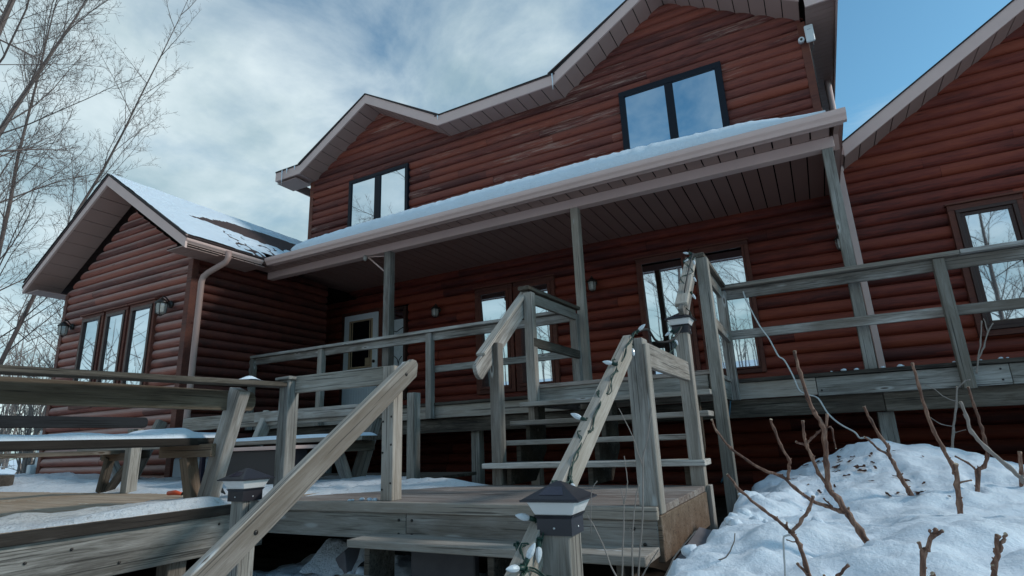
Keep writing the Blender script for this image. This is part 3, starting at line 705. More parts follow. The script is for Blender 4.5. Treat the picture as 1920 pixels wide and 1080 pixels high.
# bench B facing the yard, in front of the porch
bB=thing('deck_bench','grey bench facing the camera in front of the dark porch, snow along its seat','bench',(-6,4.6,.55))
for x0,x1,z,hh,mt in ((-7.62,-4.12,1.285,.125,W),(-7.62,-4.10,1.20,.045,W)): board('backrest',(x0,4.84,z),(x1,4.84,z),.04,hh,mt,bB)
board('backrest',(-6.15,4.80,1.285),(-4.11,4.795,1.285),.035,.12,W,bB)
m=MB(); m.box(-5.50,-5.44,4.79,4.802,1.18,1.225); m.build('bracket_plate',M['steel'],bB)
for y in (4.28,4.44,4.60): board('seat_plank',(-8.9,y,.975),(-4.0,y,.975),.15,.042,W if y<4.3 else WD,bB)
for x in (-4.25,-6.0,-8.2):
    board('back_support',(x,4.56,.555),(x,4.88,1.34),.09,.13,W,bB,up=(0,1,0)); board('leg',(x-.02,4.46,.555),(x-.02,4.30,.86),.085,.09,W,bB,up=(0,1,0))
    board('cross_piece',(x+.07,4.2,.90),(x+.07,4.72,.90),.04,.10,WD,bB); board('cross_piece',(x-.08,4.2,.90),(x-.08,4.72,.90),.04,.10,WD,bB)
# bench C on the far side
bC=thing('deck_bench','black stained bench back with a rounded end, beyond the near rail on the left','bench',(-6,2.4,.55))
handrail('backrest',(-5.82,3.29,1.196),(-5.82,-.8,1.196),.045,.098,M['wood_char'],bC)
post('bench_post',-5.95,3.30,.55,1.14,WC,bC,.10); post('bench_post',-5.95,1.2,.55,1.14,WC,bC,.10)
board('seat_plank',(-6.25,-.8,.93),(-6.25,3.34,.93),.30,.04,WD,bC)
for y in (3.28,1.2): board('cross_piece',(-6.42,y,.885),(-5.92,y,.885),.04,.075,M['end'],bC); board('brace',(-6.0,y+.05,.86),(-6.35,y+.05,.56),.04,.08,WD,bC,up=(0,1,0)); board('leg',(-6.38,y,.555),(-6.3,y,.88),.07,.07,WD,bC,up=(0,1,0))

# side table, storage box, hose end
t=thing('side_table','black fire table with a pale metal top edge, behind the left lamp post','table',(-5.3,4.0,.55))
m=MB(); m.box(-5.60,-4.40,3.72,4.18,.895,.928); m.build('table_top',M['fascia'],t,.004)
m=MB(); m.box(-5.50,-4.48,3.80,4.12,.56,.894); m.build('cabinet',M['lampblack'],t,.006)
for x in (-5.56,-4.46):
    m=MB(); m.box(x-.02,x+.02,3.745,3.785,.552,.895); m.build('leg',M['solar'],t)
t=thing('storage_box','pale blue grey storage box standing behind the bench support','box',(-7.2,4.9,.55))
m=MB(); m.box(-7.55,-6.78,4.70,4.93,.552,.84,.5); m.build('box_body',M['grey'],t,.02); m=MB(); m.box(-7.57,-6.76,4.685,4.94,.842,.875); m.build('lid',M['grey'],t,.012)
t=thing('hose','black hose curving out of the snow with a red orange coupling at its end','hose',(-4.8,3.0,.56))
m=MB(); m.tube([(-4.70,3.02,.575),(-4.66,3.06,.60),(-4.60,3.1,.635),(-4.5,3.12,.66),(-4.38,3.1,.66),(-4.2,3.02,.62),(-4.05,2.95,.575)],.012,8); m.build('hose_pipe',M['cordblack'],t)
m=MB(); m.tube([(-4.82,2.99,.585),(-4.74,3.0,.59),(-4.69,3.02,.58)],[.016,.019,.012],8); m.build('coupling',M['orange'],t)
m=MB(); m.box(-9.85,-8.72,3.05,3.5,.553,.72); o=m.build('planter_box',WD,None,.01); tag(o,'low dark planter box heaped with snow at the far left of the deck','planter')

# slabs under the landing
m=MB(); m.hexa([(-3.32,3.22,.02),(-2.86,3.02,.02),(-2.80,3.42,.02),(-3.28,3.6,.02)],[(-3.32,3.24,.06),(-2.98,3.1,.22),(-3.02,3.42,.33),(-3.34,3.62,.10)]); o=m.build('stone_slab',M['stone'],None,.006); tag(o,'tilted stone slab under the landing, its upper half bare and dark','slab')
m=MB(); m.box(-2.36,-1.90,3.02,3.08,-.02,.30); o=m.build('stone_block',M['stone'],None,.008); tag(o,'grey mottled block standing on edge behind the bottom step','slab')
m=MB(); m.hexa([(-.76,2.45,.02),(-.60,2.35,.02),(-.50,3.6,.02),(-.74,3.6,.02)],[(-.755,2.45,.25),(-.69,2.38,.22),(-.57,3.6,.34),(-.74,3.6,.38)]); o=m.build('stone_block',M['stone'],None,.012); tag(o,'purplish grey slab leaning against the right side of the landing','slab')

# ------------------------------------------------------------------ string lights
def rail_pt(s,up=.0,side=0):   # on the right lower handrail, s 0 (top) .. 1
    a=Vector((-.868,2.99,1.381)); b_=Vector((-.868,1.25,.25)); n=Vector((0,-.545,.838)); up*=.70; side*=.85
    return a+(b_-a)*s+n*up+Vector((side,0,0))
sl=thing('string_lights','green wired string lights with white faceted bulbs wound down the stair handrails','string lights',(-.85,3,1.3))
rng=random.Random(5)
path=[(-.76,4.86,2.36),(-.80,4.80,2.40),(-.77,4.74,2.34),(-.84,4.7,2.29),(-.75,4.6,2.16),(-.84,4.5,2.10),(-.76,4.38,1.95),(-.85,4.32,1.88),(-.74,4.22,1.73),(-.88,4.12,1.58),(-.83,4.02,1.50),(-.85,3.75,1.39),(-.82,3.5,1.36),(-.84,3.25,1.38),(-.87,3.08,1.43),(-.82,2.97,1.435)]
for i in range(17):
    s=i/16; path.append(tuple(rail_pt(s*.80+.03,.060+.022*math.sin(i*2.1),.034+.006*math.sin(i*1.9))))
    if i%3==2: path.append(tuple(rail_pt(s*.80+.045,.078,-.01)))
path+=[(-.845,1.63,.525),(-.81,1.67,.505),(-.77,1.69,.49),(-.72,1.70,.47),(-.66,1.70,.44),(-.63,1.71,.38)]
def smooth(pts,n=4):
    out=[];P=[Vector(p) for p in pts]
    for i in range(len(P)-1):
        a=P[max(i-1,0)];b_=P[i];c=P[i+1];d=P[min(i+2,len(P)-1)]
        for k in range(n):
            t=k/n; out.append(.5*((2*b_)+(c-a)*t+(2*a-5*b_+4*c-d)*t*t+(3*b_-a-3*c+d)*t**3))
    out.append(P[-1]); return out
m=MB(); m.tube(smooth(path),.0032,5); m.build('wire',M['green'],sl)
m=MB(); m.tube([p+Vector((.008*math.sin(i*1.1),.004,.008*math.cos(i*.9))) for i,p in enumerate(smooth(path))],.0028,5); m.build('wire',M['green'],sl)
def bulb(p,d):
    p=Vector(p); d=Vector(d).normalized()
    q=d.to_track_quat('Z','Y').to_matrix().to_4x4(); Mx=Matrix.Translation(p)@q@Matrix.Diagonal((.72,.72,.9,1))
    m=MB(); m.lathe([(.008,-.012),(.0115,-.01),(.0115,.016),(.009,.018)],(0,0,0),8); s=m.build('socket',M['green'],sl,0,Mx)
    m=MB(); m.box(-.016,.016,-.006,.006,-.014,-.008); m.box(-.005,.005,-.018,.018,-.012,-.006); m.build('clip',M['green'],s,0,Mx)
    m=MB(); m.lathe([(.008,.016),(.0125,.022),(.0155,.034),(.014,.047),(.008,.061),(.002,.069)],(0,0,0),8); m.build('bulb',M['bulb'],sl,0,Mx,flat=True)
bulb((-.79,4.80,2.375),(-.8,-.2,.25)); bulb((-.76,4.72,2.30),(.2,-.4,-1)); bulb((-.80,4.78,2.33),(-.6,-.6,-.5)); bulb((-.76,4.58,2.12),(.5,-.2,-1)); bulb((-.745,4.36,1.93),(.5,-.2,-1))
bulb((-.86,4.12,1.56),(.4,-.4,-1)); bulb((-.88,4.15,1.62),(-.7,-.4,-.5)); bulb((-.85,3.75,1.38),(.6,-.5,-.6)); bulb((-.84,3.45,1.35),(-.2,-.3,-1))
bulb((-.83,3.03,1.445),(.8,-.1,.55)); bulb((-.85,2.97,1.36),(.25,-.4,-1)); bulb(rail_pt(.17,.08,.02),(-.9,-.2,.25)); bulb(rail_pt(.40,.07,-.01),(-.9,-.2,.45)); bulb(rail_pt(.57,.03,.035),(.45,-.3,-1)); bulb(rail_pt(.60,.05,.04),(.3,-.6,-.8))
bulb(rail_pt(.69,.085,-.01),(-.6,-.5,.2)); bulb(rail_pt(.74,.06,-.035),(.5,-.6,-.6)); bulb(rail_pt(.725,.05,.035),(.15,-.5,-.9)); bulb(rail_pt(.775,.075,.035),(.4,.3,.85)); bulb(rail_pt(.785,.08,.035),(-.4,-1,.1)); bulb((-.80,1.69,.49),(-.2,-.5,-1)); bulb((-.76,1.69,.475),(.4,-.5,-1))
# loose cables
STEMS={
 's1':[([(0.091,2.620,0.432),(0.051,2.620,0.523),(0.022,2.620,0.578),(-0.004,2.620,0.635),(-0.028,2.620,0.680),(-0.020,2.620,0.763),(-0.014,2.620,0.843),(-0.011,2.620,0.910),(-0.032,2.620,0.957),(-0.046,2.620,1.016),(-0.058,2.620,1.118),(-0.066,2.620,1.209)],0.0165,0.0075), ([(0.022,2.620,0.578),(-0.002,2.620,0.591),(-0.047,2.620,0.608),(-0.093,2.620,0.628),(-0.145,2.620,0.674),(-0.190,2.620,0.718),(-0.249,2.620,0.741),(-0.306,2.620,0.780),(-0.365,2.620,0.832),(-0.414,2.620,0.902),(-0.428,2.620,0.951)],0.0110,0.0050), ([(-0.165,2.620,0.704),(-0.156,2.620,0.754),(-0.150,2.620,0.781),(-0.173,2.620,0.837),(-0.189,2.620,0.903),(-0.196,2.620,0.940)],0.0080,0.0065), ([(-0.028,2.620,0.680),(-0.053,2.620,0.729),(-0.068,2.620,0.790),(-0.080,2.620,0.835),(-0.083,2.620,0.876),(-0.079,2.620,0.928)],0.0090,0.0070), ([(-0.077,2.620,0.841),(-0.057,2.620,0.861),(-0.029,2.620,0.884),(-0.005,2.620,0.904)],0.0060,0.0050), ([(-0.080,2.620,0.833),(-0.112,2.620,0.848)],0.0060,0.0050), ([(-0.013,2.620,0.843),(0.012,2.620,0.950)],0.0080,0.0060), ([(0.008,2.620,0.903),(0.019,2.620,0.892),(0.021,2.620,0.822)],0.0060,0.0030), ([(0.036,2.620,0.554),(0.027,2.620,0.605)],0.0050,0.0040), ([(-0.027,2.620,0.606),(-0.048,2.620,0.635)],0.0050,0.0040)],
 's2':[([(-0.101,2.050,0.432),(-0.117,2.050,0.503),(-0.126,2.050,0.559),(-0.142,2.050,0.591),(-0.157,2.050,0.607),(-0.181,2.050,0.633),(-0.217,2.050,0.659),(-0.273,2.050,0.714),(-0.308,2.050,0.762)],0.0090,0.0050), ([(-0.141,2.050,0.594),(-0.109,2.050,0.630),(-0.083,2.050,0.661),(-0.067,2.050,0.698)],0.0070,0.0060), ([(-0.118,2.050,0.478),(-0.142,2.050,0.506)],0.0060,0.0050), ([(-0.149,2.050,0.591),(-0.154,2.050,0.621)],0.0040,0.0030), ([(-0.131,2.050,0.565),(-0.160,2.050,0.572)],0.0030,0.0020)],
 's3':[([(-0.054,1.950,0.471),(-0.034,1.950,0.500),(-0.005,1.950,0.530)],0.0060,0.0055), ([(-0.054,1.950,0.471),(-0.070,1.950,0.497)],0.0050,0.0040)],
 's4':[([(0.165,2.000,0.477),(0.180,2.000,0.563),(0.189,2.000,0.570),(0.207,2.000,0.605),(0.220,2.000,0.620)],0.0100,0.0065), ([(0.180,2.000,0.563),(0.173,2.000,0.586)],0.0070,0.0060), ([(0.213,2.000,0.606),(0.233,2.000,0.618)],0.0060,0.0050), ([(0.209,2.000,0.607),(0.204,2.000,0.618)],0.0040,0.0040), ([(0.188,2.000,0.491),(0.193,2.000,0.511)],0.0060,0.0060)],
 's5':[([(0.324,2.050,0.471),(0.340,2.050,0.530),(0.350,2.050,0.563),(0.358,2.050,0.604)],0.0090,0.0075), ([(0.352,2.050,0.563),(0.367,2.050,0.590),(0.378,2.050,0.609)],0.0060,0.0050), ([(0.335,2.050,0.517),(0.332,2.050,0.530)],0.0070,0.0050)],
 's6':[([(0.402,4.100,0.439),(0.363,4.100,0.527),(0.332,4.100,0.615),(0.314,4.100,0.689),(0.298,4.100,0.734),(0.304,4.100,0.779),(0.278,4.100,0.832),(0.242,4.100,0.935),(0.222,4.100,1.015)],0.0165,0.0090), ([(0.298,4.100,0.734),(0.253,4.100,0.765),(0.227,4.100,0.803),(0.192,4.100,0.838)],0.0090,0.0060), ([(0.360,4.100,0.527),(0.348,4.100,0.490)],0.0060,0.0040)],
 's7':[([(0.493,3.560,0.443),(0.506,3.560,0.522),(0.514,3.560,0.607),(0.527,3.560,0.705)],0.0165,0.0130), ([(0.517,3.560,0.661),(0.508,3.560,0.713),(0.489,3.560,0.781),(0.468,3.560,0.864),(0.457,3.560,0.958),(0.447,3.560,1.083),(0.444,3.560,1.203)],0.0125,0.0080), ([(0.525,3.560,0.619),(0.573,3.560,0.631)],0.0060,0.0050)],
 's8':[([(0.678,4.200,0.461),(0.716,4.200,0.626),(0.748,4.200,0.654),(0.774,4.200,0.711),(0.781,4.200,0.807),(0.779,4.200,0.866),(0.772,4.200,0.991),(0.764,4.200,1.098)],0.0160,0.0080), ([(0.714,4.200,0.628),(0.680,4.200,0.675),(0.626,4.200,0.714)],0.0080,0.0060), ([(0.685,4.200,0.469),(0.706,4.200,0.492)],0.0050,0.0040)],
 's9':[([(0.769,3.400,0.587),(0.734,3.400,0.638),(0.691,3.400,0.700),(0.632,3.400,0.782),(0.591,3.400,0.855),(0.586,3.400,0.927),(0.576,3.400,0.992)],0.0140,0.0080), ([(0.683,3.400,0.707),(0.677,3.400,0.721)],0.0070,0.0050)],
 's10':[([(0.768,5.300,0.636),(0.813,5.300,0.833),(0.862,5.300,1.003),(0.898,5.300,1.155)],0.0120,0.0070), ([(0.871,5.300,1.052),(0.813,5.300,1.083),(0.760,5.300,1.146),(0.710,5.300,1.182)],0.0050,0.0030), ([(0.894,5.300,1.136),(0.949,5.300,1.190),(0.983,5.300,1.199)],0.0060,0.0040), ([(0.830,5.300,0.871),(0.754,5.300,0.893),(0.698,5.300,0.942)],0.0050,0.0030), ([(0.815,5.300,0.826),(0.888,5.300,0.846)],0.0040,0.0020)],
 's11':[([(0.921,4.400,0.466),(0.946,4.400,0.596),(0.965,4.400,0.722)],0.0140,0.0120), ([(0.937,4.400,0.553),(0.962,4.400,0.596)],0.0070,0.0060)],
 's12':[([(1.159,5.950,1.284),(1.193,5.950,1.404),(1.238,5.950,1.541),(1.275,5.950,1.707)],0.0090,0.0060), ([(1.193,5.950,1.404),(1.250,5.950,1.495),(1.299,5.950,1.614),(1.347,5.950,1.680)],0.0090,0.0050), ([(1.299,5.950,1.614),(1.296,5.950,1.723)],0.0060,0.0040)],
 't1':[([(-0.597,1.750,0.460),(-0.592,1.750,0.503),(-0.576,1.750,0.642),(-0.569,1.750,0.702),(-0.574,1.750,0.747)],0.0035,0.0020), ([(-0.569,1.750,0.702),(-0.557,1.750,0.737),(-0.552,1.750,0.775),(-0.556,1.750,0.840)],0.0025,0.0016)],
 't2':[([(-0.583,1.800,0.450),(-0.577,1.800,0.494),(-0.565,1.800,0.620),(-0.546,1.800,0.712),(-0.529,1.800,0.755)],0.0042,0.0020), ([(-0.566,1.800,0.613),(-0.574,1.800,0.627)],0.0030,0.0020)],
 't3':[([(-0.581,1.850,0.439),(-0.575,1.850,0.484),(-0.543,1.850,0.668),(-0.526,1.850,0.827),(-0.509,1.850,0.875),(-0.482,1.850,0.982)],0.0045,0.0020), ([(-0.529,1.850,0.794),(-0.542,1.850,0.852),(-0.562,1.850,0.919),(-0.592,1.850,0.988)],0.0025,0.0015)],
 't4':[([(-0.576,1.700,0.487),(-0.601,1.700,0.527),(-0.627,1.700,0.596),(-0.648,1.700,0.639),(-0.671,1.700,0.676)],0.0035,0.0020), ([(-0.661,1.700,0.624),(-0.656,1.700,0.683),(-0.648,1.700,0.744),(-0.629,1.700,0.771)],0.0020,0.0015)],
 't5':[([(-0.607,1.900,0.426),(-0.576,1.900,0.477),(-0.518,1.900,0.553)],0.0040,0.0020)],
 't6':[([(-0.576,2.100,0.400),(-0.527,2.100,0.486),(-0.473,2.100,0.547),(-0.439,2.100,0.581)],0.0040,0.0020)],
 't7':[([(-0.508,2.300,0.405),(-0.447,2.300,0.445),(-0.389,2.300,0.465),(-0.356,2.300,0.511),(-0.346,2.300,0.547)],0.0040,0.0025)],
}
WHITE_CORD=[(-0.534,6.100,2.315),(-0.521,6.050,2.213),(-0.486,6.030,2.088),(-0.419,6.020,1.887),(-0.361,6.000,1.771),(-0.326,5.980,1.671),(-0.293,5.970,1.574),(-0.248,5.960,1.528),(-0.196,5.930,1.375),(-0.162,5.900,1.239),(-0.097,5.850,1.193),(-0.022,5.800,1.153),(0.032,5.700,1.018),(0.107,5.600,0.924),(0.197,5.500,0.857),(0.222,5.400,0.811),(0.274,5.350,0.810),(0.343,5.200,0.756),(0.466,5.200,0.729),(0.544,5.200,0.705),(0.622,5.200,0.692),(0.642,5.150,0.667)]
BLUE_CORD=[(-0.700,6.000,2.292),(-0.718,5.980,2.206),(-0.716,5.980,1.984),(-0.735,5.980,1.716),(-0.753,5.980,1.348),(-0.801,5.980,1.094),(-0.847,5.980,0.895),(-0.890,5.980,0.599),(-0.965,5.980,0.429)]
HOOK=[(-0.184,2.000,0.451),(-0.175,2.000,0.480),(-0.169,2.000,0.539),(-0.164,2.000,0.583),(-0.157,2.000,0.591),(-0.143,2.000,0.594)]

m=MB(); m.tube(smooth(WHITE_CORD),.007,6); o=m.build('extension_cord',M['cordwhite']); tag(o,'white cord sagging from the right railing down over the snow mound','cord')
m=MB(); m.tube(smooth(BLUE_CORD),.0065,6); o=m.build('extension_cord',M['cordblue']); tag(o,'blue cord hanging straight down from the right railing beside the stairs','cord')
m=MB(); m.tube(smooth([(-.80,4.24,1.70),(-.83,3.95,1.53),(-.86,3.6,1.47),(-.84,3.3,1.50),(-.86,3.05,1.44)]),.0075,6); m.tube(smooth([(-.80,4.24,1.70),(-.79,4.3,1.9),(-.77,4.5,2.15),(-.76,4.75,2.36)]),.0075,6); o=m.build('extension_cord',M['cordblack']); tag(o,'black cord drooping between the upper stair lamp and the landing post','cord')
m=MB(); m.tube(smooth(HOOK),.0028,6); o=m.build('wire_hook',M['steel']); tag(o,'thin bent wire hook standing in the snow beside a forked cane','hook')

def bolts(parent,spots,r=.009):
    for (x,y,z),ax in spots:
        m=MB(); m.lathe([(r,0),(r,.004),(r*.6,.007)],(0,0,0),8); o=m.build('bolt',M['bronze'],None)
        o.parent=parent; o.matrix_parent_inverse=PM(parent).inverted()
        o.matrix_basis=Matrix.Translation((x,y,z))@(Matrix.Rotation(math.pi/2,4,'X') if ax=='y' else Matrix.Rotation(math.pi/2,4,'Y'))
bolts(ls,[((-2.47,3.10,1.36),'x'),((-2.47,1.98,.52),'x'),((-.853,2.9,1.34),'x')],.012)
bolts(la,[((-2.40,2.955,.45),'y'),((-2.40,2.955,.37),'y'),((-2.30,2.955,.45),'y'),((-2.30,2.955,.37),'y'),((-.92,2.955,.45),'y'),((-.87,2.955,.38),'y')])
bolts(pl,[((-2.60,3.025,z),'y') for z in (.62,.85,1.05,1.2)]+[((-2.53,3.025,z),'y') for z in (.66,.9,1.08,1.22)],.007)
bolts(dk,[((-3.604,y,z),'x') for y,z in ((2.6,.44),(2.0,.32),(1.75,.43),(1.3,.31),(1.55,.40))],.008)
bolts(deck,[((1.13,6.137,1.24),'y'),((1.36,6.137,1.23),'y'),((1.36,6.137,1.32),'y'),((.02,6.137,1.24),'y')],.008)
# ================================================================== GROUND AND SNOW
def ss(a,b,x): t=min(1,max(0,(x-a)/(b-a))); return t*t*(3-2*t)
def nz(x,y,s,z=0): return noise.noise(Vector((x*s,y*s,z)))
def terrain(x,y):
    w=.10*nz(x,y,2.3,3)+.05*nz(x,y,6,5)
    low=.02+.05*nz(x,y,1.7,9)+.03*nz(x,y,7,1)
    low+=.10*math.exp(-((x+3.0)/.5)**2-((y-3.35)/.35)**2)+.03*nz(x,y,14,2)*(1 if y<4 else .3)
    e=ss(-.74,-.50,x+w)
    pl=.445+.045*nz(x,y,1.1,4)+.075*abs(nz(x,y,2.3,8))+.03*abs(nz(x,y,5.5,6))+.010*nz(x,y,13,6)
    pl+=.30*math.exp(-((x-.32)/.62)**2-((y-5.2)/.72)**2)*(1+.15*nz(x,y,3,3))
    pl+=.10*math.exp(-((x-.95)/.45)**2-((y-5.1)/.6)**2)
    pl+=.09*math.exp(-((x+.42)/.20)**2-((y-3.75)/.55)**2)
    pl+=.05*math.exp(-((x+.30)/.25)**2-((y-2.75)/.3)**2)-.05*math.exp(-((x-.12)/.16)**2-((y-3.3)/.25)**2)
    pl+=.04*math.exp(-((x-.42)/.28)**2-((y-3.05)/.22)**2)
    pl-=.06*math.exp(-((x-.6)/.5)**2-((y-3.7)/.22)**2)
    pl-=.25*ss(1.4,.2,y)
    if -.8<x<1.8 and 1<y<6: pl+=.006*noise.turbulence(Vector((x*9,y*9,2)),3,False)+.018*max(0,nz(x,y,4.2,12))*abs(nz(x,y,17,3))*2+.006*nz(x,y,21,4)-.02*max(0,nz(x,y,3.1,31)-.15)*abs(nz(x,y,26,8))*3
    if -.9<x<.3 and 1<y<5: pl+=.05*ss(.25,-.35,x)*(noise.turbulence(Vector((x*5,y*5,6)),3,False)-.55)
    for bx,by in STEMBASE:
        q=(x-bx)**2+(y-by)**2
        if q<.03: pl-=.035*math.exp(-q/.0016)-.012*math.exp(-(math.sqrt(q)-.07)**2/.0006)
    back=ss(5.75,6.15,y-.05*nz(x,y,5,7))
    z=low*(1-e)+pl*e
    z=z*(1-back)+(.03+.03*nz(x,y,3,2))*back if x>-12 else z
    if x<-11.7: 
        k=ss(-11.7,-13.6,x); z=z*(1-k)+(.46+.10*nz(x,y,.5,1)+.04*nz(x,y,2.2,1))*k
    r=math.hypot(x,y-4)
    if r>14: k=ss(14,40,r); z=z*(1-k)+(.35+.5*nz(x,y,.05,2))*k
    return z
STEMBASE=[(v[0][0][0][0],v[0][0][0][1]) for k,v in STEMS.items() if k in('s1','s6','s7','s8','s10')]
def axis(a,b,step,far):
    v=[a]; 
    while v[-1]<b: v.append(v[-1]+step)
    s=step; hi=[v[-1]]
    while hi[-1]<far: s*=1.28; hi.append(hi[-1]+s)
    s=step; lo=[a]
    while lo[-1]>-far: s*=1.28; lo.append(lo[-1]-s)
    return lo[:0:-1]+v+hi[1:]
xs=axis(-3.6,2.2,.026,500); ys=axis(1.3,6.4,.026,500)
nx,ny=len(xs),len(ys)
vs=[(x,y,terrain(x,y)) for y in ys for x in xs]
fs=[(j*nx+i,j*nx+i+1,(j+1)*nx+i+1,(j+1)*nx+i) for j in range(ny-1) for i in range(nx-1)]
m=MB(); m.add(vs,fs,.5,True); g=m.build('snow_ground',M['snow']); g.data.materials.append(M['soil'])
for q in g.data.polygons:      # no snow under the decks
    c=q.center
    if (6.02<c.y<8.6 and -9.7<c.x<8.2) or (-3.7<c.x<-.86 and 3.7<c.y<6.1) or (-11<c.x<-3.9 and -1<c.y<8.4) or (-9.6<c.x<8 and c.y>8.4 and c.y<14): q.material_index=1
tag(g,'snow covered ground, banked up on the right of the steps','ground',kind='structure')

def patch(name,label,mat,xr,yr,hf,step=.04,mp=None,taper=None):
    """a blanket of snow with ragged edges: hf(x,y)->(height or None); mp maps (x,y,h)->world"""
    mp=mp or (lambda x,y,h:(x,y,h))
    X=[xr[0]+i*step for i in range(int((xr[1]-xr[0])/step)+1)]; Y=[yr[0]+i*step for i in range(int((yr[1]-yr[0])/step)+1)]
    H={}
    for i,x in enumerate(X):
        for j,y in enumerate(Y):
            h=hf(x,y)
            if taper:
                d=min(i,len(X)-1-i,j,len(Y)-1-j)*step
                h=h*math.sqrt(min(1,d/taper))-.006 if h>0 else h
            H[i,j]=h
    vid={};vs=[];fs=[]
    def V(i,j):
        if (i,j) not in vid:
            jx=.35*step*nz(X[i],Y[j],13,1); jy=.35*step*nz(X[i],Y[j],13,5)
            vid[i,j]=len(vs); vs.append(mp(X[i]+jx,Y[j]+jy,max(H[i,j],-.012)))
        return vid[i,j]
    for i in range(len(X)-1):
        for j in range(len(Y)-1):
            q=[(i,j),(i+1,j),(i+1,j+1),(i,j+1)]
            if sum(H[k]>0 for k in q)>=1: fs.append(tuple(V(*k) for k in q))
    m=MB(); m.add(vs,fs,.5,True); o=m.build(name,mat); return tag(o,label,'snow',kind='stuff')
# porch roof snow: thick ragged front edge
def roofsnow():
    m=MB(); X=[-6.88+i*.035 for i in range(int((.50+6.88)/.035)+1)]
    rows=[]
    sl=.5
    for x in X:
        t=(x+6.88)/7.4
        th=(.195+.050*ss(0,.35,t)+.016*nz(x,0,.8,2)+.007*nz(x,0,4,2)+.004*nz(x,0,13,2))*(1-.22*ss(.70,.9,t)-.45*ss(.88,1,t))
        if x<-6.75: th*=.75+.25*ss(-6.88,-6.75,x)
        p=[(5.785+.01*nz(x,0,6,1),3.835),(5.775+.012*nz(x,0,6,4),3.835+th*.35),(5.80+.015*nz(x,1,8,4),3.835+th*.62),(5.86+.02*nz(x,2,11,4),3.84+th*.84),(5.93+.02*nz(x,2,11,4),3.86+th*1.0+.014*nz(x,3,18,1)),(6.05,3.90+th*1.02+.016*nz(x,4,18,1)),(6.2,3.96+th+.02*nz(x,5,14,1)),(6.4,4.05+th*.98+.02*nz(x,6,12,1)),(6.8,4.24+th*.95+.02*nz(x,7,9,1)),(7.4,4.52+th*.95+.02*nz(x,8,9,1)),(8.0,4.82+th*.95+.02*nz(x,9,9,1)),(8.47,5.06+th*.95)]
        rows.append([(x,a,b) for a,b in p])
    n=len(rows[0]); vs=[v for r in rows for v in r]
    fs=[(i*n+k,(i+1)*n+k,(i+1)*n+k+1,i*n+k+1) for i in range(len(X)-1) for k in range(n-1)]
    fs+=[tuple(range(n)),tuple(range(len(vs)-1,len(vs)-n-1,-1))]
    m.add(vs,fs,.5,True); o=m.build('roof_snow',M['snow_roof']); tag(o,'thick snow blanket lying along the porch roof above the gutter','snow',kind='stuff')
roofsnow()
# left wing roof snow, melted through in the middle
def wing_h(y,s):   # s: distance down from ridge 0..2.35 (in x)
    n=.5*nz(y,s,2.2,2)+.35*nz(y,s,6,3)+.25*nz(y,s,14,2)
    c=1.10-.14*ss(5.2,6.4,y)-.05*ss(6.4,7.5,y)+.03*nz(y,0,3,1)
    w=.09+.34*ss(5.15,6.6,y)+.14*n
    if y>5.2 and abs(s-c)<w and s<2: return -.02
    if s>1.95 and y>5.9: return -.02
    # thin lacework near the valley
    if 5.25<y<6.9 and 1.35<s<2.34:
        f=abs(nz(y,s,3.2,21)+.35*nz(y,s,9,4)); k=ss(5.25,5.6,y)*ss(1.3,1.5,s)
        if f<.17*k+.05*ss(2.1,2.3,s)*ss(5.3,5.5,y): return -.02
        return .014+.008*n
    return max(.008,.022+.016*n)
patch('roof_snow','patchy snow on the left wing roof with a bare brown shingle strip',M['snow_roof'],(4.475,9.3),(.04,2.35),wing_h,.028,lambda y,s,h:(-9.79+s,y,5.405-s*.668+h))
# deck snow
def deck_h(x,y):
    n=.6*nz(x,y,2.2,1)+.35*nz(x,y,6,2)+.25*nz(x,y,15,4)
    h=-.03
    # band beside the edge rail
    h=max(h,.055*math.exp(-((x+3.98)/.42)**4)*ss(-1.5,-.5,y)-.018+.05*n)
    h=max(h,.09*math.exp(-((x+3.70)/.10)**2)*ss(1.2,2.3,y)*ss(2.75,2.62,y)+.01*n if x>-4.1 else -1)
    # far band toward the house
    k=ss(3.05+.10*n,3.5+.1*n,y)
    h=max(h,k*(.045+.05*n)+(-.02)*(1-k)+.07*ss(-8,-9.5,x)*k)
    return h-.004
patch('deck_snow','trodden snow lying on the left deck around the benches',M['snow_deck'],(-12.8,-3.62),(-.8,4.92),deck_h,.05,lambda x,y,h:(x,y,ZL+h),.1)
def land_h(x,y):
    n=.6*nz(x,y,2.5,11)+.4*nz(x,y,8,12)+.2*nz(x,y,18,4)
    d=(x+2.72)*1.0+ (3.75-y)*.9
    h=.05*ss(.1,-.7,d+.2*n)-.012+.03*n*ss(.2,-.3,d)
    h+=.10*math.exp(-((x+3.05)/.5)**2-((y-4.32)/.16)**2)
    return h-.012
patch('deck_snow','snow drifted over the left back corner of the landing',M['snow_deck'],(-3.58,-2.3),(2.99,4.26),land_h,.03,lambda x,y,h:(x,y,ZL+h),.06)
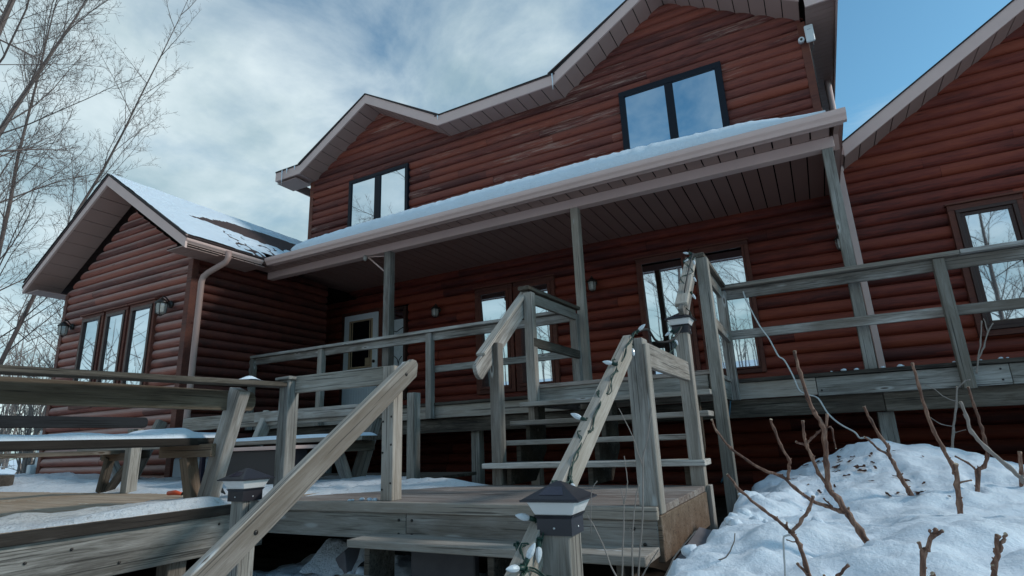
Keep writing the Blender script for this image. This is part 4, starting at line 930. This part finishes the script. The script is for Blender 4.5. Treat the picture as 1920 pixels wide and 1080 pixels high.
# snow lines on the bench seats and small lumps
patch('bench_snow','snow line along the near bench seat',M['snow'],(-4.36,-3.90),(-1.1,2.84),lambda x,y:.042+.012*nz(x,y,4,3)+.035*math.exp(-((y-2.45)/.12)**4),.025,lambda x,y,h:(x,y,.998+h),.05)
patch('bench_snow','snow line along the seat of the bench before the porch',M['snow'],(-8.8,-4.04),(4.21,4.66),lambda x,y:.038+.02*nz(x,y,2,3),.03,lambda x,y,h:(x,y,.997+h),.06)
patch('bench_snow','thin snow on top of the backrest of the bench before the porch',M['snow'],(-7.6,-4.15),(4.825,4.862),lambda x,y:.010+.02*nz(x,y,3,3),.012,lambda x,y,h:(x,y,1.349+h)) if False else None
patch('rail_snow','small white heap of snow on the flat bench rail near the newel post',M['snow'],(-3.60,-3.47),(2.56,2.82),lambda x,y:.038*math.exp(-((x+3.535)/.05)**2-((y-2.69)/.07)**2)-.004,.012,lambda x,y,h:(x,y,1.375+h))
patch('planter_snow','rounded snow heap on the dark planter box',M['snow'],(-9.86,-8.70),(3.04,3.52),lambda x,y:.06+.04*nz(x,y,3,3)+.08*ss(-9.6,-9.0,x)-.03,.05,lambda x,y,h:(x,y,.715+h))
def slab_h(x,y): return .05+.03*nz(x,y,6,3)
patch('slab_snow','clumpy snow covering the lower half of the tilted slab',M['snow_deck'],(-3.34,-2.86),(3.05,3.40),lambda x,y:.045+.04*nz(x,y,9,3)-.06*ss(3.28,3.40,y),.02,lambda x,y,h:(x,y,.05+.42*max(0,min(1,(y-3.05)/.6))+h-.02))
# chunks of snow beside the bank and on the deck edge of the porch
ck=0
rr=random.Random(12)
for i in range(16):
    x=.10+rr.random()*1.4 if i>4 else rr.uniform(-2.9,-2.5); y=6.135 if i>4 else rr.uniform(2.99,3.06); z=1.403 if i>4 else .552; s=rr.uniform(.008,.024)
    bm=bmesh.new(); bmesh.ops.create_icosphere(bm,subdivisions=2,radius=s)
    for v in bm.verts: v.co*=1+.35*noise.noise(v.co*60+Vector((i,0,0))); v.co.z*=.6
    me=bpy.data.meshes.new('snow_lump'); bm.to_mesh(me); bm.free(); me.materials.append(M['snow'])
    for p in me.polygons: p.use_smooth=True
    o=bpy.data.objects.new('snow_lump',me); C.objects.link(o); o.location=(x,y,z+s*.3)
    tag(o,'tiny lump of snow on the rim of the raised deck at right' if i>4 else 'tiny lump of snow on the front edge of the landing by the left post','snow lump','snow lumps on the raised deck rim' if i>4 else 'snow lumps on the landing edge')
for i in range(26):
    x=rr.uniform(-.62,.0) if i<16 else rr.uniform(-3.2,-2.6); y=rr.uniform(2.3,4.4) if i<16 else rr.uniform(3.0,3.4); s=rr.uniform(.012,.045)
    bm=bmesh.new(); bmesh.ops.create_icosphere(bm,subdivisions=2,radius=s)
    for v in bm.verts: v.co*=1+.45*noise.noise(v.co*40+Vector((i,0,0))); v.co.z*=.7
    me=bpy.data.meshes.new('snow_clod'); bm.to_mesh(me); bm.free(); me.materials.append(M['snow'])
    for p in me.polygons: p.use_smooth=True
    o=bpy.data.objects.new('snow_clod',me); C.objects.link(o); o.location=(x,y,terrain(x,y)+s*.2)
    tag(o,'rough clod of shovelled snow on the bank right of the landing' if i<16 else 'rough clod of snow on the ground under the landing edge','snow clod','clods on the snow bank' if i<16 else 'clods under the landing')
# dry leaves on the mound
def leafmesh(s,k):
    rg=random.Random(k); m=MB(); n=8; vs=[(0,0,.004)]
    for i in range(n):
        a=2*math.pi*i/n; r_=s*(.55+.45*abs(math.cos(a)))*rg.uniform(.8,1.15); vs.append((r_*math.cos(a)*1.2,r_*math.sin(a)*.75,.004+.35*s*rg.random()))
    m.add(vs,[(0,i+1,(i+1)%n+1) for i in range(n)]); return m.build('dry_leaf',M['leaf'])
protos=[leafmesh(.022,k) for k in range(4)]
rg=random.Random(3); placed=0
spots=[]
for i in range(46):
    if i<34: x=rg.gauss(.06,.17); y=rg.gauss(4.85,.22)
    else: x=rg.uniform(.1,.6); y=rg.uniform(4.0,4.8)
    spots.append((x,y))
for i,(x,y) in enumerate(spots):
    o=protos[i] if i<4 else protos[i%4].copy()
    if i>=4: C.objects.link(o)
    o.location=(x,y,terrain(x,y)+.004); sc=rg.uniform(.5,1.35); o.scale=(sc,sc*rg.uniform(.7,1.2),sc)
    e=.05; gx=(terrain(x+e,y)-terrain(x-e,y))/(2*e); gy=(terrain(x,y+e)-terrain(x,y-e))/(2*e)
    nrm=Vector((-gx,-gy,1)).normalized(); o.rotation_mode='QUATERNION'
    o.rotation_quaternion=nrm.to_track_quat('Z','Y')@Matrix.Rotation(rg.random()*6.28,3,'Z').to_quaternion()
    tag(o,'small brown dead leaf lying on the snow mound','leaf','dead leaves on the snow mound')

# ------------------------------------------------------------------ pruned canes in the snow
LBL={'s1':'largest pruned shrub cane with a thick leaning trunk and many forks in the front snow','s2':'forked cane at the bottom edge with one long arm reaching up to the left','s3':'short Y shaped stub just showing at the bottom edge','s4':'short knobbly stub with a crown of cut tips, bottom right of centre','s5':'short two pronged stub near the right bottom corner','s6':'leaning cane with a fork at mid height, in front of the snow mound','s7':'straight upright cane with a long arm leaning left, in front of the deck rim','s8':'curved cane rising from the snow to the deck rim, with one low left arm','s9':'pale bent cane leaning in from the right edge','s10':'thin grey sapling with side twigs standing before the dark deck gap','s11':'single thick stub at the right edge of the snow','s12':'pale forked twigs in front of the right railing post'}
for k,br in STEMS.items():
    thin=k[0]=='t'
    m=MB(); rk=random.Random(k); cuts=MB()
    for pts,r0,r1 in br:
        r0*=.86; r1*=.86
        P=smooth(pts,4); n=len(P)
        P=[p+Vector((rk.uniform(-1,1),rk.uniform(-1,1)*2,rk.uniform(-1,1)*.4))*(.0025 if not thin else .001) for p in P]
        R_=[(r0+(r1-r0)*i/(n-1))*(.86+(.30 if i%4==0 and not thin else 0)+rk.uniform(-.06,.06)) for i in range(n)]
        m.tube(P,R_,8)
        if not thin:
            d=(P[-1]-P[-2]).normalized(); cuts.tube([P[-1]+d*.0005,P[-1]+d*.0022],R_[-1]*.86,8)
            for i in range(2,n-1,3):   # buds
                d=Vector((rk.uniform(-1,1),rk.uniform(-1,1),rk.uniform(.1,1))).normalized()
                m.tube([P[i],P[i]+d*R_[i]*1.7],[R_[i]*.55,R_[i]*.25],5)
    nf=len(m.f)
    m.v+=[];off=len(m.v); m.v+=cuts.v; m.f+=[tuple(i+off for i in f) for f in cuts.f]; m.t+=cuts.t; m.sm+=[False]*len(cuts.f)
    o=m.build('thin_twig' if thin else 'pruned_cane',M['cane_grey'] if (thin or k in('s10','s12','s9')) else M['cane'])
    o.data.materials.append(M['cut'])
    for q in o.data.polygons:
        if q.index>=nf: q.material_index=1
    if thin: tag(o,{'t1':'slender forked twig in front of the landing, left of the corner post','t2':'slender straight twig in front of the landing, before the corner post foot','t3':'tall slender twig running up in front of the landing corner post','t4':'dark twig leaning left in front of the bottom step','t5':'twig leaning right across the end of the bottom step','t6':'bent twig before the purplish slab','t7':'curled twig lying on the snow bank edge'}[k],'twig','bare twigs by the bottom step')
    else: tag(o,LBL[k],'shrub','pruned canes in the snow')

# ------------------------------------------------------------------ bare trees
def tree_mesh(seed,H,R0,lean=(0,0),stems=1,z0=.22,reach=.33,sp=(.24,.14,.085),lev=3,el=(25,60),side=None,twig=.0035,lim=None):
    """trunk with stiff, nearly straight limbs that carry alternate side twigs"""
    rg=random.Random(seed); trunk=MB(); crown=MB()
    def branch(p,d,L,r,k):
        n=5 if k==0 else 4; pts=[p]; rad=[r]; dd=d.copy(); ben=Vector((rg.gauss(0,1),rg.gauss(0,1),rg.gauss(0,.6)+.5))*.055
        for i in range(n):
            dd=(dd+ben+Vector((rg.gauss(0,1),rg.gauss(0,1),rg.gauss(0,1)))*.045).normalized()
            pts.append(pts[-1]+dd*L/n); rad.append(max(r*(1-(i+1)/n*.86),twig*.6))
            if lim and pts[-1].x>lim: break
        crown.tube(pts,rad,5 if k==0 else 3,cap=False)
        if k>=lev: return
        m=max(2,int(L/sp[k])); nn=len(pts)-1
        for j in range(m):
            t=.16+.84*(j+rg.uniform(-.3,.3))/m; t=min(.985,max(.1,t))*nn; i=min(nn-1,int(t)); q=pts[i].lerp(pts[i+1],t-i)
            ax=(pts[i+1]-pts[i]).normalized(); o=ax.orthogonal().normalized(); o.rotate(Matrix.Rotation(rg.uniform(0,6.283),3,ax).to_quaternion())
            a=math.radians(rg.uniform(28,55)); nd=(ax*math.cos(a)+o*math.sin(a)+Vector((0,0,.12))).normalized()
            f=t/nn; l=L*rg.uniform(.22,.46)*(1-.55*f) if k<lev-1 else sp[min(k,2)]*rg.uniform(1.2,3.0)*(1-.4*f)
            if lim and (q+nd*l).x>lim: continue
            branch(q,nd,l,max(r*(1-f*.86)*.52,twig),k+1)
    for s in range(stems):
        a=rg.uniform(0,6.28); d=Vector((lean[0]+.10*s*math.cos(a),lean[1]+.10*s*math.sin(a),1)).normalized()
        p=Vector((.08*s,0,0)); pts=[p]; N=12
        for i in range(N):
            d=(d+Vector((rg.gauss(0,1),rg.gauss(0,1),.25))*.035).normalized(); pts.append(pts[-1]+d*H/N)
        R=[R0*(1-.93*i/N)*(1 if s==0 else .8) for i in range(N+1)]
        trunk.tube(pts,R,8,cap=False)
        nl=int(H*(1-z0)/.42); az=rg.uniform(0,6.28)
        for j in range(nl):
            t=(z0+(1-z0)*(j+rg.random()*.6)/nl)*N; t=min(t,N-.05); i=int(t); q=pts[i].lerp(pts[i+1],t-i); f=t/N
            az+=2.4
            if side is not None and rg.random()<.55: az=side+rg.gauss(0,.55)
            e=math.radians(rg.uniform(*el)+15*f); nd=Vector((math.cos(az)*math.cos(e),math.sin(az)*math.cos(e),math.sin(e)))
            branch(q,nd,H*reach*(1.08-.75*f)*rg.uniform(.75,1.15),max(R[i]*.30,.010),0)
    return trunk,crown
def tree(name,label,loc,seed,H,R0,mat=None,group='bare trees around the house',cat='tree',**k):
    t=thing(name,label,cat,loc,group); a,b_=tree_mesh(seed,H,R0,**k)
    o=a.build('trunk',mat or M['bark']); o.parent=t; o=b_.build('crown',mat or M['bark']); o.parent=t
    return t
# left of the wing: the trees the photo shows
tree('bare_tree','tall bare tree leaning in from the left edge with twin stems beyond the wing gable',(-16.4,5.3,.3),11,13,.075,lean=(.20,.05),stems=2,z0=.18,reach=.30,el=(30,62),side=.1,lim=4.6)
tree('bare_tree','bare tree whose long limbs sweep across the upper left sky',(-11.3,2.7,.1),23,13,.10,lean=(-.02,.02),z0=.36,reach=.42,el=(8,42),side=.25,twig=.0035,lim=3.9)
tree('bare_tree','second limbed bare tree at the left edge, its dark branches crossing the pale cloud',(-14.6,3.6,.1),29,15,.11,lean=(.02,.0),z0=.25,reach=.36,el=(20,50),side=.1,twig=.004,lim=5.6)
tree('bare_tree','smaller forked bare tree far behind the left wing corner',(-21,9,.4),31,9,.09,lean=(.05,0),stems=2,mat=M['bark_far'],twig=.006,lev=2)
tree('bare_tree','slim bare tree right against the left wing wall edge',(-17.5,7.4,.4),37,7,.06,lean=(.06,0),mat=M['bark_far'],twig=.006,lev=2)
# behind the camera: seen in the window panes
P0=tree('bare_tree','bare tree in the yard facing the house, mirrored in the window panes',(2.5,-15,.2),41,15,.13,z0=.15,reach=.36,twig=.006,lev=2,group='yard trees mirrored in the windows')
for i,(x,y,rz,s) in enumerate(((-6,-16,1.2,1.0),(-12,-13,2.7,.9),(8.5,-17,4.0,1.1),(-1.5,-20,5.2,1.15))):
    c=copy_tree(P0); c.location=(x,y,.2); c.rotation_euler=(0,0,rz); c.scale=(s,s,s)
# undergrowth on the left
P1=tree('bare_shrub','bare many stemmed shrub standing in the snow beyond the left deck',(-17,7.0,.4),51,3.0,.025,stems=5,z0=.12,reach=.30,sp=(.3,.2,.15),lev=2,twig=.005,mat=M['bark_pale'],cat='shrub',group='shrubs beyond the left deck')
for i,(x,y,rz,s) in enumerate(((-15.6,6.3,1,.9),(-19,8.2,2,1.2),(-21,8.0,3,1.3),(-16.4,7.6,4,1.0),(-23,9.6,5,1.5),(-18,6.6,6,1.0),(-25,11.5,.5,1.7),(-14.4,5.9,2.5,.8))):
    c=copy_tree(P1); c.location=(x,y,.35); c.rotation_euler=(0,0,rz); c.scale=(s,s,s)
# far woodland
wm=MB(); rg=random.Random(77)
for i in range(900):
    a=rg.uniform(0,6.283); r_=rg.uniform(38,75); x,y=r_*math.cos(a),r_*math.sin(a)+4
    h=rg.uniform(5,11); b0=Vector((x,y,.2)); 
    wm.tube([b0,b0+Vector((rg.gauss(0,.3),rg.gauss(0,.3),h))],[.09,.01],3,cap=False)
    for k in range(7):
        z=h*rg.uniform(.3,.95); d=Vector((rg.gauss(0,1),rg.gauss(0,1),1.1)).normalized()
        wm.tube([b0+Vector((0,0,z)),b0+Vector((0,0,z))+d*h*.25],[.035,.01],3,cap=False)
o=wm.build('far_woodland',M['bark_far']); tag(o,'distant bare woodland all round the snowy yard','woodland',kind='stuff')


# ================================================================== SKY, SUN, CAMERA
w=bpy.data.worlds.new('World'); SC.world=w; w.use_nodes=True; nt=w.node_tree; N=nt.nodes; L=nt.links
bg=N['Background']
SUN_EL,SUN_AZ=math.radians(32),math.radians(68)      # azimuth from +Y (behind the house) towards +X
sky=N.new('ShaderNodeTexSky'); sky.sky_type='NISHITA'; sky.sun_disc=False; sky.sun_elevation=SUN_EL; sky.sun_rotation=SUN_AZ
sky.air_density=1.0; sky.dust_density=.6; sky.ozone_density=1.6
tc=N.new('ShaderNodeTexCoord')
sep=N.new('ShaderNodeSeparateXYZ'); L.new(tc.outputs['Generated'],sep.inputs[0])
def mth(op,a,b=None,clamp=False):
    n=N.new('ShaderNodeMath'); n.operation=op; n.use_clamp=clamp
    for i,x in enumerate((a,b)):
        if x is None: continue
        if hasattr(x,'is_linked'): L.new(x,n.inputs[i])
        else: n.inputs[i].default_value=x
    return n.outputs[0]
# project directions onto a cloud layer
den=mth('MAXIMUM',mth('ADD',sep.outputs[2],.28),.05)
cx=mth('DIVIDE',sep.outputs[0],den); cy=mth('DIVIDE',sep.outputs[1],den)
cv=N.new('ShaderNodeCombineXYZ'); L.new(cx,cv.inputs[0]); L.new(cy,cv.inputs[1])
def wn(scale,det,ro,dist,off):
    mp=N.new('ShaderNodeMapping'); mp.inputs['Location'].default_value=off; L.new(cv.outputs[0],mp.inputs[0])
    n=N.new('ShaderNodeTexNoise'); n.inputs['Scale'].default_value=scale; n.inputs['Detail'].default_value=det; n.inputs['Roughness'].default_value=ro; n.inputs['Distortion'].default_value=dist
    L.new(mp.outputs[0],n.inputs['Vector']); return n.outputs['Fac']
c1=wn(2.6,9,.60,.35,(3.1,1.7,0)); c2=wn(.9,4,.5,0,(8.2,4.4,2))
bias=mth('ADD',mth('MULTIPLY',mth('ADD',mth('MULTIPLY',sep.outputs[0],-.75),-.30),.42),mth('MULTIPLY',mth('MULTIPLY',mth('MAXIMUM',mth('MULTIPLY',sep.outputs[1],-1.),0.),.42),mth('SUBTRACT',1.45,mth('MULTIPLY',sep.outputs[2],3.0),True)))   # more cloud leftward; unseen bank over the yard added to light the facade
low=mth('MULTIPLY',mth('SUBTRACT',.62,sep.outputs[2],True),.22)   # haze of thin cloud low down
cov=mth('ADD',mth('ADD',mth('ADD',mth('MULTIPLY',c1,.75),mth('MULTIPLY',c2,.25)),bias),low)
rp=N.new('ShaderNodeValToRGB'); rp.color_ramp.elements[0].position=.38; rp.color_ramp.elements[1].position=.70; L.new(cov,rp.inputs[0])
shade=wn(2.6,6,.55,.2,(3.3,1.9,4))
cl=N.new('ShaderNodeValToRGB'); e=cl.color_ramp.elements; e[0].position=.35; e[0].color=(2.2,2.95,3.2,1); e[1].position=.62; e[1].color=(4.4,5.0,5.1,1); L.new(shade,cl.inputs[0])
mx=N.new('ShaderNodeMix'); mx.data_type='RGBA'; L.new(mth('MULTIPLY',rp.outputs[0],.85),mx.inputs[0]); L.new(sky.outputs[0],mx.inputs[6]); L.new(cl.outputs[0],mx.inputs[7])
tn=N.new('ShaderNodeMix'); tn.data_type='RGBA'; tn.blend_type='MULTIPLY'; tn.inputs[0].default_value=1; tn.inputs[7].default_value=(.50,.80,.80,1); L.new(sky.outputs[0],tn.inputs[6]); L.new(tn.outputs[2],mx.inputs[6])
L.new(mx.outputs[2],bg.inputs[0]); bg.inputs[1].default_value=.10

sd=bpy.data.lights.new('sun','SUN'); sd.energy=1.0; sd.angle=math.radians(6); sd.color=(1,.95,.89)
so=bpy.data.objects.new('sun',sd); C.objects.link(so)
sdir=Vector((math.sin(SUN_AZ)*math.cos(SUN_EL),math.cos(SUN_AZ)*math.cos(SUN_EL),math.sin(SUN_EL)))
so.rotation_euler=sdir.to_track_quat('Z','Y').to_euler(); so.location=(20,20,20)

cd=bpy.data.cameras.new('camera'); cd.sensor_width=36; cd.lens=1063.52/1920*36; cd.clip_start=.05; cd.clip_end=3000
co=bpy.data.objects.new('camera',cd); C.objects.link(co)
R=Vector((0.87995729,0.47354201,-0.03785683));U=Vector((0.1547734,-0.21043884,0.96527752));F=Vector((-0.44913291,0.85526222,0.25846889))
co.matrix_world=Matrix(((R.x,U.x,-F.x,0),(R.y,U.y,-F.y,0),(R.z,U.z,-F.z,.9),(0,0,0,1)))
SC.camera=co
SC.view_settings.view_transform='Standard'; SC.view_settings.look='None'; SC.view_settings.exposure=.98; SC.view_settings.gamma=1
SC.cycles.max_bounces=8; SC.cycles.diffuse_bounces=4; SC.cycles.glossy_bounces=4
